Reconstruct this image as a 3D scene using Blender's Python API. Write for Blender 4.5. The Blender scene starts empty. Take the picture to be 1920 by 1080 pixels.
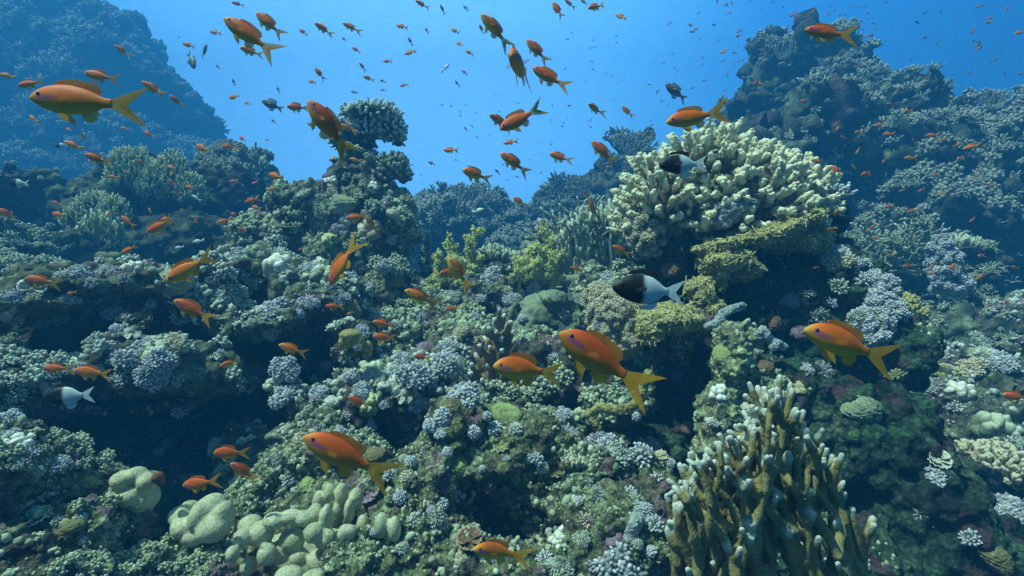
import bpy, math, random
import numpy as np
from mathutils import Vector, Matrix
from mathutils.kdtree import KDTree
C = bpy.context
SC = C.scene
COL = SC.collection
rad = math.radians
rng = np.random.default_rng(11)
R = random.Random(5)

# ---------------------------------------------------------------- camera
cam = bpy.data.cameras.new("camera")
cam.lens = 18.0; cam.sensor_width = 36.0; cam.clip_start = 0.02; cam.clip_end = 200
camo = bpy.data.objects.new("camera", cam); COL.objects.link(camo)
camo.location = (0, 0, 0); camo.rotation_euler = (rad(90), 0, 0)
SC.camera = camo

# ---------------------------------------------------------------- light
SC.view_settings.view_transform = 'Standard'
SC.view_settings.look = 'None'
SC.view_settings.exposure = 0.93
SC.view_settings.gamma = 1.0
SUN_DIR = Vector((-0.50, -0.24, 1.0)).normalized()      # towards the sun
sun = bpy.data.lights.new("sun", 'SUN'); sun.energy = 5.0; sun.angle = rad(1.5)
sun.color = (0.72, 1.0, 0.84)
suno = bpy.data.objects.new("sun", sun); COL.objects.link(suno)
suno.rotation_euler = SUN_DIR.to_track_quat('Z', 'Y').to_euler()
suno.location = (-2, -2, 5)

world = bpy.data.worlds.new("World"); SC.world = world; world.use_nodes = True
nt = world.node_tree; nt.nodes.clear()
def N(nt, t, **kw):
    n = nt.nodes.new(t)
    for k, v in kw.items():
        if k in n.inputs: n.inputs[k].default_value = v
        else: setattr(n, k, v)
    return n
def ramp(n, stops, interp='LINEAR'):
    cr = n.color_ramp; cr.interpolation = interp
    while len(cr.elements) > 1: cr.elements.remove(cr.elements[-1])
    cr.elements[0].position = stops[0][0]; cr.elements[0].color = (*stops[0][1], 1)
    for p, c in stops[1:]:
        e = cr.elements.new(p); e.color = (*c, 1)
# open water seen in every direction: the lit surface glows round the refracted sun window, deep blue elsewhere
tc = N(nt, 'ShaderNodeTexCoord')
glow = Vector((-0.22, 0.88, 0.42)).normalized()
dot = N(nt, 'ShaderNodeVectorMath', operation='DOT_PRODUCT'); dot.inputs[1].default_value = glow
nt.links.new(tc.outputs['Generated'], dot.inputs[0])
mr = N(nt, 'ShaderNodeMapRange'); mr.inputs[1].default_value = -1; mr.inputs[2].default_value = 1
nt.links.new(dot.outputs['Value'], mr.inputs[0])
r1 = N(nt, 'ShaderNodeValToRGB')
ramp(r1, [(0.0, (.006, .025, .04)), (.62, (.008, .04, .09)), (.80, (.016, .14, .52)), (.90, (.05, .36, 1.05)), (.96, (.22, .82, 1.62)), (1, (.34, 1.02, 1.9))])
nt.links.new(mr.outputs[0], r1.inputs[0])
# wavelets on the underside of the surface
mp = N(nt, 'ShaderNodeMapping'); mp.inputs['Scale'].default_value = (22, 22, 60); mp.inputs['Rotation'].default_value = (0, rad(28), 0)
nz = N(nt, 'ShaderNodeTexNoise', Scale=3.0, Detail=4.0)
nt.links.new(tc.outputs['Generated'], mp.inputs[0]); nt.links.new(mp.outputs[0], nz.inputs['Vector'])
mr2 = N(nt, 'ShaderNodeMapRange'); mr2.inputs[1].default_value = .3; mr2.inputs[2].default_value = .7; mr2.inputs[3].default_value = .94; mr2.inputs[4].default_value = 1.06
nt.links.new(nz.outputs[0], mr2.inputs[0])
mul = N(nt, 'ShaderNodeVectorMath', operation='SCALE')
nt.links.new(r1.outputs[0], mul.inputs[0]); nt.links.new(mr2.outputs[0], mul.inputs['Scale'])
bg = N(nt, 'ShaderNodeBackground', Strength=.95)
# light coming straight down through the surface: daylight sky filtered by the water
sky = N(nt, 'ShaderNodeTexSky', sky_type='NISHITA', sun_disc=False, sun_elevation=math.asin(SUN_DIR.z), sun_rotation=math.atan2(SUN_DIR.x, SUN_DIR.y))
filt = N(nt, 'ShaderNodeMix', data_type='RGBA', blend_type='MULTIPLY'); filt.inputs[0].default_value = 1
filt.inputs[7].default_value = (.07, .12, .042, 1)
nt.links.new(sky.outputs[0], filt.inputs[6])
sep = N(nt, 'ShaderNodeSeparateXYZ'); nt.links.new(tc.outputs['Generated'], sep.inputs[0])
mz = N(nt, 'ShaderNodeMapRange', interpolation_type='SMOOTHSTEP'); mz.inputs[1].default_value = .5; mz.inputs[2].default_value = .9
nt.links.new(sep.outputs[2], mz.inputs[0])
mx = N(nt, 'ShaderNodeMix', data_type='RGBA')
nt.links.new(mz.outputs[0], mx.inputs[0]); nt.links.new(mul.outputs[0], mx.inputs[6]); nt.links.new(filt.outputs[2], mx.inputs[7])
nt.links.new(mx.outputs[2], bg.inputs[0])
wo = N(nt, 'ShaderNodeOutputWorld'); nt.links.new(bg.outputs[0], wo.inputs[0])

SC.cycles.use_denoising = True
try: SC.cycles.denoiser = 'OPENIMAGEDENOISE'
except Exception: pass
SC.cycles.max_bounces = 5; SC.cycles.diffuse_bounces = 3; SC.cycles.glossy_bounces = 2
SC.cycles.transmission_bounces = 2; SC.cycles.volume_bounces = 0; SC.cycles.transparent_max_bounces = 6
SC.cycles.caustics_reflective = False; SC.cycles.caustics_refractive = False
SC.cycles.use_adaptive_sampling = True; SC.cycles.adaptive_threshold = 0.02

# ---------------------------------------------------------------- helpers
def P(px, py, d):
    """where a point seen at photo pixel (px, py) stands when it is d metres away along the view"""
    return Vector(((px - 960) / 960 * d, d, (540 - py) / 960 * d))

LABELS = {}
def tag(o, label=None, cat=None, group=None, kind=None):
    if label: o['label'] = label
    if cat: o['category'] = cat
    if group: o['group'] = group
    if kind: o['kind'] = kind
    if label: LABELS.setdefault(label, []).append((o.name, group))
    return o

def mesh_from(name, V, T=None, Q=None, mats=(), attr=None, smooth=True, mi=None):
    V = np.asarray(V, dtype=np.float32)
    me = bpy.data.meshes.new(name)
    nT = 0 if T is None else len(T); nQ = 0 if Q is None else len(Q)
    me.vertices.add(len(V)); me.vertices.foreach_set('co', V.ravel())
    parts = []; starts = []; tot = []
    if nT: parts.append(np.asarray(T, dtype=np.int32).ravel()); tot.append(np.full(nT, 3, np.int32))
    if nQ: parts.append(np.asarray(Q, dtype=np.int32).ravel()); tot.append(np.full(nQ, 4, np.int32))
    lv = np.concatenate(parts); tt = np.concatenate(tot)
    st = np.concatenate([[0], np.cumsum(tt)[:-1]]).astype(np.int32)
    me.loops.add(len(lv)); me.loops.foreach_set('vertex_index', lv)
    me.polygons.add(len(tt)); me.polygons.foreach_set('loop_start', st)
    try: me.polygons.foreach_set('loop_total', tt)
    except Exception: pass
    for m in mats: me.materials.append(m)
    if mi is not None: me.polygons.foreach_set('material_index', np.asarray(mi, dtype=np.int32))
    me.polygons.foreach_set('use_smooth', np.full(len(tt), smooth, dtype=bool))
    if attr:
        for k, a in attr.items():
            at = me.attributes.new(k, 'FLOAT', 'POINT'); at.data.foreach_set('value', np.asarray(a, dtype=np.float32))
    me.update(calc_edges=True)
    return me

def add(name, me, loc=(0, 0, 0), parent=None):
    o = bpy.data.objects.new(name, me); COL.objects.link(o); o.location = loc
    if parent: o.parent = parent
    return o

def ico(sub):
    import bmesh
    bm = bmesh.new(); bmesh.ops.create_icosphere(bm, subdivisions=sub, radius=1.0)
    v = np.array([x.co[:] for x in bm.verts]); f = np.array([[y.index for y in x.verts] for x in bm.faces]); bm.free()
    return v, f
ICO1, ICO2, ICO3 = ico(1), ico(2), ico(3)
OCT = (np.array([[1, 0, 0], [0, 1, 0], [-1, 0, 0], [0, -1, 0], [0, 0, 1], [0, 0, -1]], float), np.array([[0, 1, 4], [1, 2, 4], [2, 3, 4], [3, 0, 4], [1, 0, 5], [2, 1, 5], [3, 2, 5], [0, 3, 5]]))

def basis(up, spin=None):
    """(n,3,3) matrices whose columns are x, y, up"""
    up = up / (np.linalg.norm(up, axis=1, keepdims=True) + 1e-9)
    ref = np.where(np.abs(up[:, 2:3]) < .9, np.array([[0, 0, 1.]]), np.array([[1., 0, 0]]))
    x = np.cross(ref, up); x /= np.linalg.norm(x, axis=1, keepdims=True) + 1e-9
    y = np.cross(up, x)
    if spin is None: spin = rng.uniform(0, 6.283, len(up))
    c, s = np.cos(spin)[:, None], np.sin(spin)[:, None]
    return np.stack([x * c + y * s, -x * s + y * c, up], axis=2)

class Acc:
    def __init__(s): s.V = []; s.T = []; s.A = []; s.n = 0
    def add(s, V, T, A=None):
        s.V.append(V); s.T.append(T + s.n); s.n += len(V); s.A.append(np.zeros(len(V)) if A is None else A)
    def scatter(s, tpl, pos, scale, up=None, tip=None, jit=0.0):
        v, f = tpl; n = len(pos)
        if n == 0: return
        scale = np.asarray(scale, float)
        if scale.ndim == 1: scale = np.repeat(scale[:, None], 3, axis=1)
        if up is None: up = rng.normal(size=(n, 3))
        B = basis(np.asarray(up, float))
        L = v[None] * scale[:, None, :]
        if jit: L = L * (1 + rng.normal(scale=jit, size=(n, len(v), 1)))
        W = np.einsum('nij,nvj->nvi', B, L) + np.asarray(pos)[:, None, :]
        F = (f[None] + (np.arange(n) * len(v))[:, None, None]).reshape(-1, 3)
        A = np.zeros(n * len(v)) if tip is None else np.repeat(np.asarray(tip, float), len(v))
        s.add(W.reshape(-1, 3), F, A)
    def tube(s, pts, r, tip=None, sides=6, flat=None, ref=None, cap=True):
        pts = np.asarray(pts, float); r = np.asarray(r, float); n = len(pts)
        tip = np.zeros(n) if tip is None else np.asarray(tip, float)
        if cap:
            d = pts[-1] - pts[-2]; d /= np.linalg.norm(d) + 1e-9
            pts = np.vstack([pts, pts[-1] + d * r[-1] * .55, pts[-1] + d * r[-1] * .95]); 
            r = np.concatenate([r, [r[-1] * .8, r[-1] * .3]]); tip = np.concatenate([tip, [tip[-1]] * 2]); n += 2
        t = np.gradient(pts, axis=0); t /= np.linalg.norm(t, axis=1, keepdims=True) + 1e-9
        if ref is None:
            m = pts[-1] - pts[0]; ref = np.array([0, 0, 1.]) if abs(m[2]) < .8 * np.linalg.norm(m) else np.array([.9, .3, 0])
        u = np.cross(t, ref); u /= np.linalg.norm(u, axis=1, keepdims=True) + 1e-9
        w = np.cross(t, u)
        a = np.linspace(0, 2 * np.pi, sides, endpoint=False)
        fl = 1.0 if flat is None else flat
        V = pts[:, None] + (u[:, None] * np.cos(a)[None, :, None] * fl + w[:, None] * np.sin(a)[None, :, None]) * r[:, None, None]
        V = V.reshape(-1, 3)
        i = np.arange(n - 1)[:, None] * sides; j = np.arange(sides)[None]; j2 = (j + 1) % sides
        A_, B_, C_, D_ = i + j, i + j2, i + sides + j2, i + sides + j
        T = np.concatenate([np.stack([A_, B_, C_], -1).reshape(-1, 3), np.stack([A_, C_, D_], -1).reshape(-1, 3)])
        # close the tip
        k = np.arange(1, sides - 1); b = (n - 1) * sides
        T = np.concatenate([T, np.stack([np.full(sides - 2, b), b + k, b + k + 1], -1)])
        s.add(V, T, np.repeat(tip, sides))
    def data(s): return np.concatenate(s.V), np.concatenate(s.T), np.concatenate(s.A)
    def mesh(s, name, mats, smooth=True, origin=None, noise=0.0):
        V, T, A = s.data()
        if origin is not None: V = V - np.asarray(origin)
        return mesh_from(name, V, T=T, mats=mats, attr={'tip': A}, smooth=smooth)

TEX = {}
def tex(kind, scale, depth=2, **kw):
    k = (kind, scale, depth, tuple(kw.items()))
    if k in TEX: return TEX[k]
    t = bpy.data.textures.new("relief", kind); t.noise_scale = scale
    if kind == 'CLOUDS': t.noise_depth = depth
    for a, b in kw.items(): setattr(t, a, b)
    TEX[k] = t
    return t

def bake(o):
    dg = C.evaluated_depsgraph_get(); dg.update()
    me = bpy.data.meshes.new_from_object(o.evaluated_get(dg), preserve_all_data_layers=False, depsgraph=dg)
    old = o.data; o.modifiers.clear(); o.data = me; bpy.data.meshes.remove(old)
    me.name = o.name
    me.polygons.foreach_set('use_smooth', np.ones(len(me.polygons), dtype=bool))
    return o

ROCKS = {}
def rock(name, blobs, voxel, disp, mat, label=None, cat=None, kind=None, key=None, world=False, smooth_it=0):
    """blobs: (px, py, d, half width px, half height px, half depth m [, tilt deg]) fused into one body, then given relief"""
    a = Acc(); cs = []
    for b in blobs:
        px, py, d, rx, ry, rd = b[:6]; tl = rad(b[6]) if len(b) > 6 else 0
        c = np.array(P(px, py, d)); cs.append(c)
        v = ICO3[0] * np.array([rx / 960 * d, rd, ry / 960 * d])
        if tl:
            ct, st = math.cos(tl), math.sin(tl)
            v = np.stack([v[:, 0] * ct - v[:, 2] * st, v[:, 1], v[:, 0] * st + v[:, 2] * ct], 1)
        a.add(v + c, ICO3[1])
    V, T, A = a.data()
    org = np.array([V[:, 0].mean(), V[:, 1].mean(), V[:, 2].min()])
    me = mesh_from(name, V - org, T=T, mats=[mat])
    o = add(name, me, org)
    m = o.modifiers.new('r', 'REMESH'); m.mode = 'VOXEL'; m.voxel_size = voxel; m.use_smooth_shade = True
    if smooth_it:
        m = o.modifiers.new('s', 'SMOOTH'); m.iterations = smooth_it; m.factor = .5
    for i, (k, sc, st) in enumerate(disp):
        m = o.modifiers.new('d%d' % i, 'DISPLACE')
        m.texture = tex(k, sc, 3) if k == 'CLOUDS' else tex(k, sc)
        m.strength = st; m.mid_level = .5 if k == 'CLOUDS' else (.35 if k == 'VORONOI' else .5)
        m.texture_coords = 'LOCAL'
    bake(o)
    tag(o, label, cat, None, kind)
    ROCKS[key or name] = o
    return o

# ---------------------------------------------------------------- materials
def material(name, rough=.75, spec=.25):
    m = bpy.data.materials.new(name); m.use_nodes = True
    b = m.node_tree.nodes['Principled BSDF']
    b.inputs['Roughness'].default_value = rough
    b.inputs['Specular IOR Level'].default_value = spec
    return m, m.node_tree, b
def L(nt, a, b): nt.links.new(a, b)
def nmix(nt, fac, a, b, mode='MIX'):
    n = nt.nodes.new('ShaderNodeMix'); n.data_type = 'RGBA'; n.blend_type = mode
    for s, v in ((n.inputs[0], fac), (n.inputs[6], a), (n.inputs[7], b)):
        if isinstance(v, (int, float)): s.default_value = v
        elif isinstance(v, tuple): s.default_value = (*v, 1)
        else: nt.links.new(v, s)
    return n.outputs[2]
def bump(nt, b, src, strength, dist):
    n = nt.nodes.new('ShaderNodeBump'); n.inputs['Strength'].default_value = strength; n.inputs['Distance'].default_value = dist
    nt.links.new(src, n.inputs['Height']); nt.links.new(n.outputs[0], b.inputs['Normal'])
    return n

def rock_mat(name, dark, mid, pale, moss, s=1.0, pink=(.30, .16, .20), fine=1.0):
    m, nt, b = material(name, .85, .15)
    tc = N(nt, 'ShaderNodeTexCoord'); geo = N(nt, 'ShaderNodeNewGeometry')
    co = geo.outputs['Position']
    n1 = N(nt, 'ShaderNodeTexNoise', Scale=5.0 * s, Detail=6.0, Roughness=.65); L(nt, co, n1.inputs['Vector'])
    r1 = N(nt, 'ShaderNodeValToRGB'); ramp(r1, [(.30, dark), (.43, mid), (.55, moss), (.68, pale)]); L(nt, n1.outputs[0], r1.inputs[0])
    n2 = N(nt, 'ShaderNodeTexNoise', Scale=28.0 * s, Detail=5.0, Roughness=.7); L(nt, co, n2.inputs['Vector'])
    r2 = N(nt, 'ShaderNodeValToRGB'); ramp(r2, [(.36, (.30, .30, .30)), (.5, (.85, .85, .85)), (.64, (1.7, 1.7, 1.6))]); L(nt, n2.outputs[0], r2.inputs[0])
    c = nmix(nt, 1.0, r1.outputs[0], r2.outputs[0], 'MULTIPLY')
    n3 = N(nt, 'ShaderNodeTexNoise', Scale=9.0 * s, Detail=3.0); 
    mp = N(nt, 'ShaderNodeMapping'); mp.inputs['Location'].default_value = (3.1, 7.7, 1.3); L(nt, co, mp.inputs[0]); L(nt, mp.outputs[0], n3.inputs['Vector'])
    r3 = N(nt, 'ShaderNodeValToRGB'); ramp(r3, [(.56, (0, 0, 0)), (.64, (1, 1, 1))]); L(nt, n3.outputs[0], r3.inputs[0])
    c = nmix(nt, r3.outputs[0], c, pink)
    vo = N(nt, 'ShaderNodeTexVoronoi', Scale=75.0 * s * fine); L(nt, co, vo.inputs['Vector'])
    r4 = N(nt, 'ShaderNodeValToRGB'); ramp(r4, [(.0, (1.7, 1.7, 1.6)), (.35, (1, 1, 1)), (.75, (.45, .45, .45))]); L(nt, vo.outputs['Distance'], r4.inputs[0])
    c = nmix(nt, .8, c, r4.outputs[0], 'MULTIPLY')
    L(nt, c, b.inputs['Base Color'])
    ad = N(nt, 'ShaderNodeMath', operation='SUBTRACT'); L(nt, n2.outputs[0], ad.inputs[0])
    sc = N(nt, 'ShaderNodeMath', operation='MULTIPLY'); L(nt, vo.outputs['Distance'], sc.inputs[0]); sc.inputs[1].default_value = .5
    L(nt, sc.outputs[0], ad.inputs[1])
    bump(nt, b, ad.outputs[0], .9, .012 / s)
    return m

def coral_mat(name, base, dark, tipc=None, nscale=14.0, fine=120.0, bdist=.004, tip0=.35, tip1=.9, rough=.7, var=None):
    """skin of a coral; paler growing tips come from the 'tip' attribute of the branch"""
    m, nt, b = material(name, rough, .2)
    geo = N(nt, 'ShaderNodeNewGeometry'); co = geo.outputs['Position']
    n1 = N(nt, 'ShaderNodeTexNoise', Scale=nscale, Detail=4.0, Roughness=.6); L(nt, co, n1.inputs['Vector'])
    r1 = N(nt, 'ShaderNodeValToRGB'); ramp(r1, [(.32, dark), (.60, base)] + ([(.72, var)] if var else [])); L(nt, n1.outputs[0], r1.inputs[0])
    c = r1.outputs[0]
    vo = N(nt, 'ShaderNodeTexVoronoi', Scale=fine); L(nt, co, vo.inputs['Vector'])
    r4 = N(nt, 'ShaderNodeValToRGB'); ramp(r4, [(.0, (1.25, 1.25, 1.25)), (.4, (1, 1, 1)), (.8, (.6, .6, .6))]); L(nt, vo.outputs['Distance'], r4.inputs[0])
    c = nmix(nt, .7, c, r4.outputs[0], 'MULTIPLY')
    if tipc:
        at = N(nt, 'ShaderNodeAttribute', attribute_name='tip')
        mr = N(nt, 'ShaderNodeMapRange', interpolation_type='SMOOTHSTEP'); mr.inputs[1].default_value = tip0; mr.inputs[2].default_value = tip1
        L(nt, at.outputs['Fac'], mr.inputs[0]); c = nmix(nt, mr.outputs[0], c, tipc)
    L(nt, c, b.inputs['Base Color'])
    inv = N(nt, 'ShaderNodeMath', operation='SUBTRACT'); inv.inputs[0].default_value = 1; L(nt, vo.outputs['Distance'], inv.inputs[1])
    bump(nt, b, inv.outputs[0], .7, bdist)
    return m

M = {}
M['rock_near'] = rock_mat('encrusted_rock', (0.044, 0.035, 0.037), (0.125, 0.119, 0.081), (0.450, 0.463, 0.338), (0.188, 0.225, 0.112), 1.6, pink=(0.186, 0.124, 0.140))
M['rock_shade'] = rock_mat('shade_darkened_algae_rock', (.016, .016, .018), (.028, .055, .036), (.10, .13, .085), (.045, .095, .05), 1.0, pink=(.081, .043, .056))  # algae green, darkened further to paint shade into hollows and tower
M['rock_mid'] = rock_mat('reef_rock', (0.038, 0.034, 0.031), (0.102, 0.102, 0.074), (0.408, 0.444, 0.348), (0.192, 0.228, 0.132), .55, pink=(0.163, 0.112, 0.126), fine=.8)
M['rock_far'] = rock_mat('distant_reef_rock', (.02, .024, .02), (.045, .055, .04), (.26, .31, .20), (.09, .12, .07), .28, pink=(.099, .081, .087), fine=.5)  # tone lowered to put the far ridge's shade into the colour
M['yellow_lit'] = rock_mat('lit_yellow_green_rock', (.096, .104, .064), (.240, .272, .160), (.576, .592, .368), (.400, .448, .240), 1.3, pink=(.200, .200, .128))  # paler copy that paints the sunlit strip into the buttress colour
M['lobe'] = coral_mat('lobed_coral_skin', (.60, .59, .38), (.42, .43, .27), nscale=22, fine=200, bdist=.0012, var=(.68, .67, .48))
M['cream'] = coral_mat('cream_coral_skin', (.50, .47, .27), (.24, .21, .11), tipc=(.78, .76, .54), nscale=8, fine=160, bdist=.002)
M['tuft'] = coral_mat('lavender_tuft_skin', (.36, .38, .40), (.19, .21, .22), tipc=(.66, .68, .72), nscale=10, fine=240, bdist=.0015, tip0=.1, tip1=1)
M['tuft_cream'] = coral_mat('cream_tuft_skin', (.480, .432, .288), (.288, .240, .144), tipc=(.680, .624, .448), nscale=14, fine=200, bdist=.0015, tip0=.1, tip1=1)
M['fire'] = coral_mat('fire_coral_skin', (.34, .29, .12), (.17, .14, .055), tipc=(.60, .63, .54), nscale=16, fine=300, bdist=.0012, tip0=.1, tip1=1.0)
M['fire_pale'] = coral_mat('pale_fire_coral_skin', (.34, .39, .25), (.18, .21, .13), tipc=(.62, .66, .50), nscale=7, fine=150, bdist=.002, tip0=.4, tip1=1)
M['fire_plate'] = coral_mat('plated_fire_coral_skin', (.336, .264, .136), (.128, .096, .048), tipc=(.736, .736, .688), nscale=12, fine=160, bdist=.002, tip0=.3, tip1=.8)
M['tree'] = coral_mat('tree_coral_skin', (.52, .52, .16), (.32, .33, .10), tipc=(.74, .74, .30), nscale=9, fine=140, bdist=.002, tip0=.1, tip1=1)
M['crust'] = coral_mat('yellow_crust_skin', (.416, .368, .136), (.208, .176, .064), tipc=(.624, .576, .272), nscale=16, fine=150, bdist=.003, tip0=.1, tip1=1)
M['staghorn'] = coral_mat('staghorn_skin', (.224, .251, .198), (.119, .139, .112), tipc=(.409, .449, .363), nscale=4, fine=60, bdist=.004, tip0=.2, tip1=1)
M['growth'] = coral_mat('mixed_growth_skin', (0.324, 0.384, 0.300), (0.120, 0.144, 0.108), tipc=(0.672, 0.720, 0.648), nscale=5, fine=110, bdist=.002, tip0=.1, tip1=1, var=(0.317, 0.325, 0.348))
M['turf'] = coral_mat('soft_coral_turf_skin', (0.288, 0.350, 0.213), (0.112, 0.138, 0.088), tipc=(0.575, 0.625, 0.450), nscale=6, fine=120, bdist=.002, tip0=.1, tip1=1, var=(0.346, 0.362, 0.198))
M['sponge'] = coral_mat('pitted_sponge_skin', (.400, .448, .448), (.272, .320, .320), nscale=14, fine=170, bdist=.005)

M['olive'] = coral_mat('olive_brown_coral_skin', (.22, .20, .08), (.11, .10, .045), tipc=(.50, .50, .30), nscale=12, fine=150, bdist=.002, tip0=.2, tip1=1)
M['green'] = coral_mat('yellow_green_coral_skin', (.34, .40, .15), (.18, .22, .09), tipc=(.66, .70, .38), nscale=12, fine=150, bdist=.002, tip0=.2, tip1=1)
M['brown'] = coral_mat('rusty_brown_coral_skin', (.24, .14, .08), (.12, .07, .05), tipc=(.48, .38, .26), nscale=14, fine=170, bdist=.002, tip0=.2, tip1=1)
M['bone'] = coral_mat('bone_pale_coral_skin', (.58, .58, .46), (.34, .36, .28), tipc=(.85, .85, .76), nscale=12, fine=170, bdist=.002, tip0=.2, tip1=1)
M['mauve'] = coral_mat('mauve_coral_skin', (.30, .20, .26), (.16, .11, .15), tipc=(.58, .50, .60), nscale=14, fine=170, bdist=.002, tip0=.2, tip1=1)

M['fan'] = coral_mat('olive_fan_skin', (0.310, 0.345, 0.149), (0.149, 0.172, 0.081), tipc=(0.667, 0.713, 0.437), nscale=7, fine=150, bdist=.002, tip0=.3, tip1=1.1)
M['tuft_grey'] = coral_mat('grey_green_tuft_skin', (.30, .34, .27), (.16, .19, .15), tipc=(.56, .60, .50), nscale=10, fine=240, bdist=.0015, tip0=.1, tip1=1)

# ---------------------------------------------------------------- reef slope (one sheet under everything)
def build_slope():
    nx, ny = 260, 300
    ys = np.concatenate([np.linspace(.35, 4, 170), np.linspace(4.05, 16.2, 130)])
    V = np.zeros((ny, nx, 3))
    for j, y in enumerate(ys):
        hw = 2.2 + y * 1.25
        x = np.linspace(-hw, hw, nx)
        z = np.interp(y, [0, 1.2, 2, 3, 5, 8, 14, 23], [-.98, -.90, -.72, -.50, -.22, .12, .2, .1])
        side = np.interp(x / y, [-1.3, -.5, 0, .3, .75, 1.3], [-.15, -.05, 0, -.05, -.28, -.3]) * y * .55
        V[j, :, 0] = x; V[j, :, 1] = y; V[j, :, 2] = z + side
    i = np.arange(ny - 1)[:, None] * nx + np.arange(nx - 1)[None]
    Q = np.stack([i, i + 1, i + nx + 1, i + nx], -1).reshape(-1, 4)
    o = add('reef_slope', mesh_from('reef_slope', V.reshape(-1, 3), Q=Q, mats=[M['rock_mid']]))
    for k, sc, st in (('CLOUDS', .8, .45), ('CLOUDS', .25, .16), ('VORONOI', .11, -.06), ('CLOUDS', .05, .03)):
        m = o.modifiers.new('d', 'DISPLACE'); m.texture = tex(k, sc, 3) if k == 'CLOUDS' else tex(k, sc)
        m.strength = st; m.mid_level = .5; m.texture_coords = 'LOCAL'
    bake(o); tag(o, kind='structure'); ROCKS['slope'] = o
build_slope()

NEAR = [('CLOUDS', .16, .09), ('CLOUDS', .05, .05), ('VORONOI', .028, -.02), ('CLOUDS', .012, .011)]
MID = [('CLOUDS', .30, .17), ('CLOUDS', .11, .085), ('VORONOI', .06, -.045), ('CLOUDS', .025, .018)]
LEDGE = [('CLOUDS', .30, .09), ('CLOUDS', .10, .065), ('VORONOI', .055, -.04), ('CLOUDS', .022, .016)]
FARM = [('CLOUDS', .6, .32), ('CLOUDS', .22, .16), ('VORONOI', .14, -.09), ('CLOUDS', .05, .04)]
FAR = [('CLOUDS', 1.4, .8), ('CLOUDS', .5, .5), ('VORONOI', .3, -.28), ('CLOUDS', .12, .12)]

# central foreground boulder with its cave
rock('coral_boulder', [(930,850,1.42,150,92,.2),(860,800,1.34,62,52,.1),(1000,830,1.38,95,70,.13),(1060,860,1.38,70,60,.12),(800,905,1.28,80,80,.12),
    (1100,900,1.36,75,70,.12),(770,1000,1.18,90,90,.1),(1150,1000,1.22,120,90,.12),(930,1085,1.12,260,75,.1),(1060,970,1.27,75,75,.1),(840,1000,1.22,60,70,.08),
    (700,1070,1.1,120,70,.1),(1200,930,1.36,80,80,.12),(1240,1000,1.3,50,90,.1),(960,930,1.62,120,90,.1)], .0048, NEAR, M['rock_near'],
    'broad encrusted boulder with a dark cave and pale lavender soft coral tufts', 'coral boulder', key='boulder')
# lit ridge running down behind the smooth lobed coral
rock('rocky_ridge', [(600,835,1.52,70,55,.14),(640,870,1.42,80,60,.12),(545,880,1.44,60,55,.11),(500,930,1.4,60,50,.1),(640,950,1.34,110,70,.1),(560,990,1.36,120,60,.1),(470,985,1.34,60,45,.1),(690,900,1.38,70,60,.1)],
    .0055, NEAR, M['rock_near'], 'rubbly rock ridge sloping down behind the smooth finger lobed coral', 'rock ridge', key='ridge')
# knobbed mound in the middle distance
rock('coral_mound', [(660,655,1.8,34,42,.09),(700,745,1.78,110,70,.18),(800,730,1.82,85,60,.16),(610,770,1.76,75,60,.15),(545,735,1.74,34,55,.1),(650,830,1.72,95,60,.15),(845,700,1.92,34,45,.1),
    (740,690,1.85,60,35,.12),(560,820,1.75,60,50,.12),(470,860,1.8,60,60,.1)], .0065, MID, M['rock_mid'],
    'knobbly coral mound with a round topped horn, covered in grey lavender tufts', 'coral mound', key='mound')
# shelves on the left, dark hollows under each
rock('reef_ledge', [(-30,580,1.7,120,28,.3,-4),(70,560,1.75,110,30,.3,-6),(190,530,1.95,130,26,.32,-4),(290,525,2.05,70,30,.25),(350,545,2.12,70,36,.22),(430,510,2.25,60,44,.22),(390,560,2.15,60,40,.2),
    (500,505,2.35,60,42,.2,20),(450,600,2.12,70,34,.18),(530,600,2.05,75,30,.2,8),(610,570,2.2,75,55,.25),(560,540,2.3,60,50,.2),(60,565,2.3,150,22,.5),(250,550,2.5,160,22,.5),(430,560,2.6,120,24,.45),(570,585,2.6,110,22,.4)],  # rear blobs: unseen roof added to keep sun off the wall behind
    .0085, LEDGE, M['rock_mid'], kind='structure', key='ledge1')
rock('reef_ledge', [(0,745,1.42,60,38,.16,20),(60,712,1.5,60,26,.16,12),(130,695,1.62,80,26,.2),(250,670,1.74,60,50,.2),(320,690,1.74,80,50,.2),(395,700,1.78,46,40,.15),(232,640,1.76,24,26,.08),(215,672,1.74,14,40,.05),(80,735,1.9,120,17,.4),(250,725,2.0,120,17,.4),(390,728,2.05,80,17,.35)],  # rear blobs: unseen roof added to shade the lower hollow
    .007, LEDGE, M['rock_mid'], kind='structure', key='ledge2')
rock('reef_terrace', [(-30,840,1.05,70,36,.14,-8),(50,860,1.1,80,36,.14,-14),(130,895,1.15,75,30,.13,-12),(190,915,1.2,40,20,.1,-10)], .005, NEAR, M['rock_near'], kind='structure', key='ledge3')
rock('reef_terrace', [(-20,985,1.0,110,30,.12),(80,985,1.04,110,34,.12),(150,1000,1.08,70,34,.1),(0,1085,.95,200,40,.1),(240,1075,1.1,80,45,.08),(340,1070,1.15,100,38,.1),(430,1070,1.15,70,46,.1),(200,1050,1.12,60,36,.08)],
    .005, NEAR, M['rock_near'], kind='structure', key='ledge4')
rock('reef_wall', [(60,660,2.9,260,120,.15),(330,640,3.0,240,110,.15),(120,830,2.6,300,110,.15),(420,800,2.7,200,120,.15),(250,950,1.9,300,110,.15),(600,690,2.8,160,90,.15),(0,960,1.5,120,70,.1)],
    .012, MID, M['rock_shade'], kind='structure', key='wall_shade')
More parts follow.
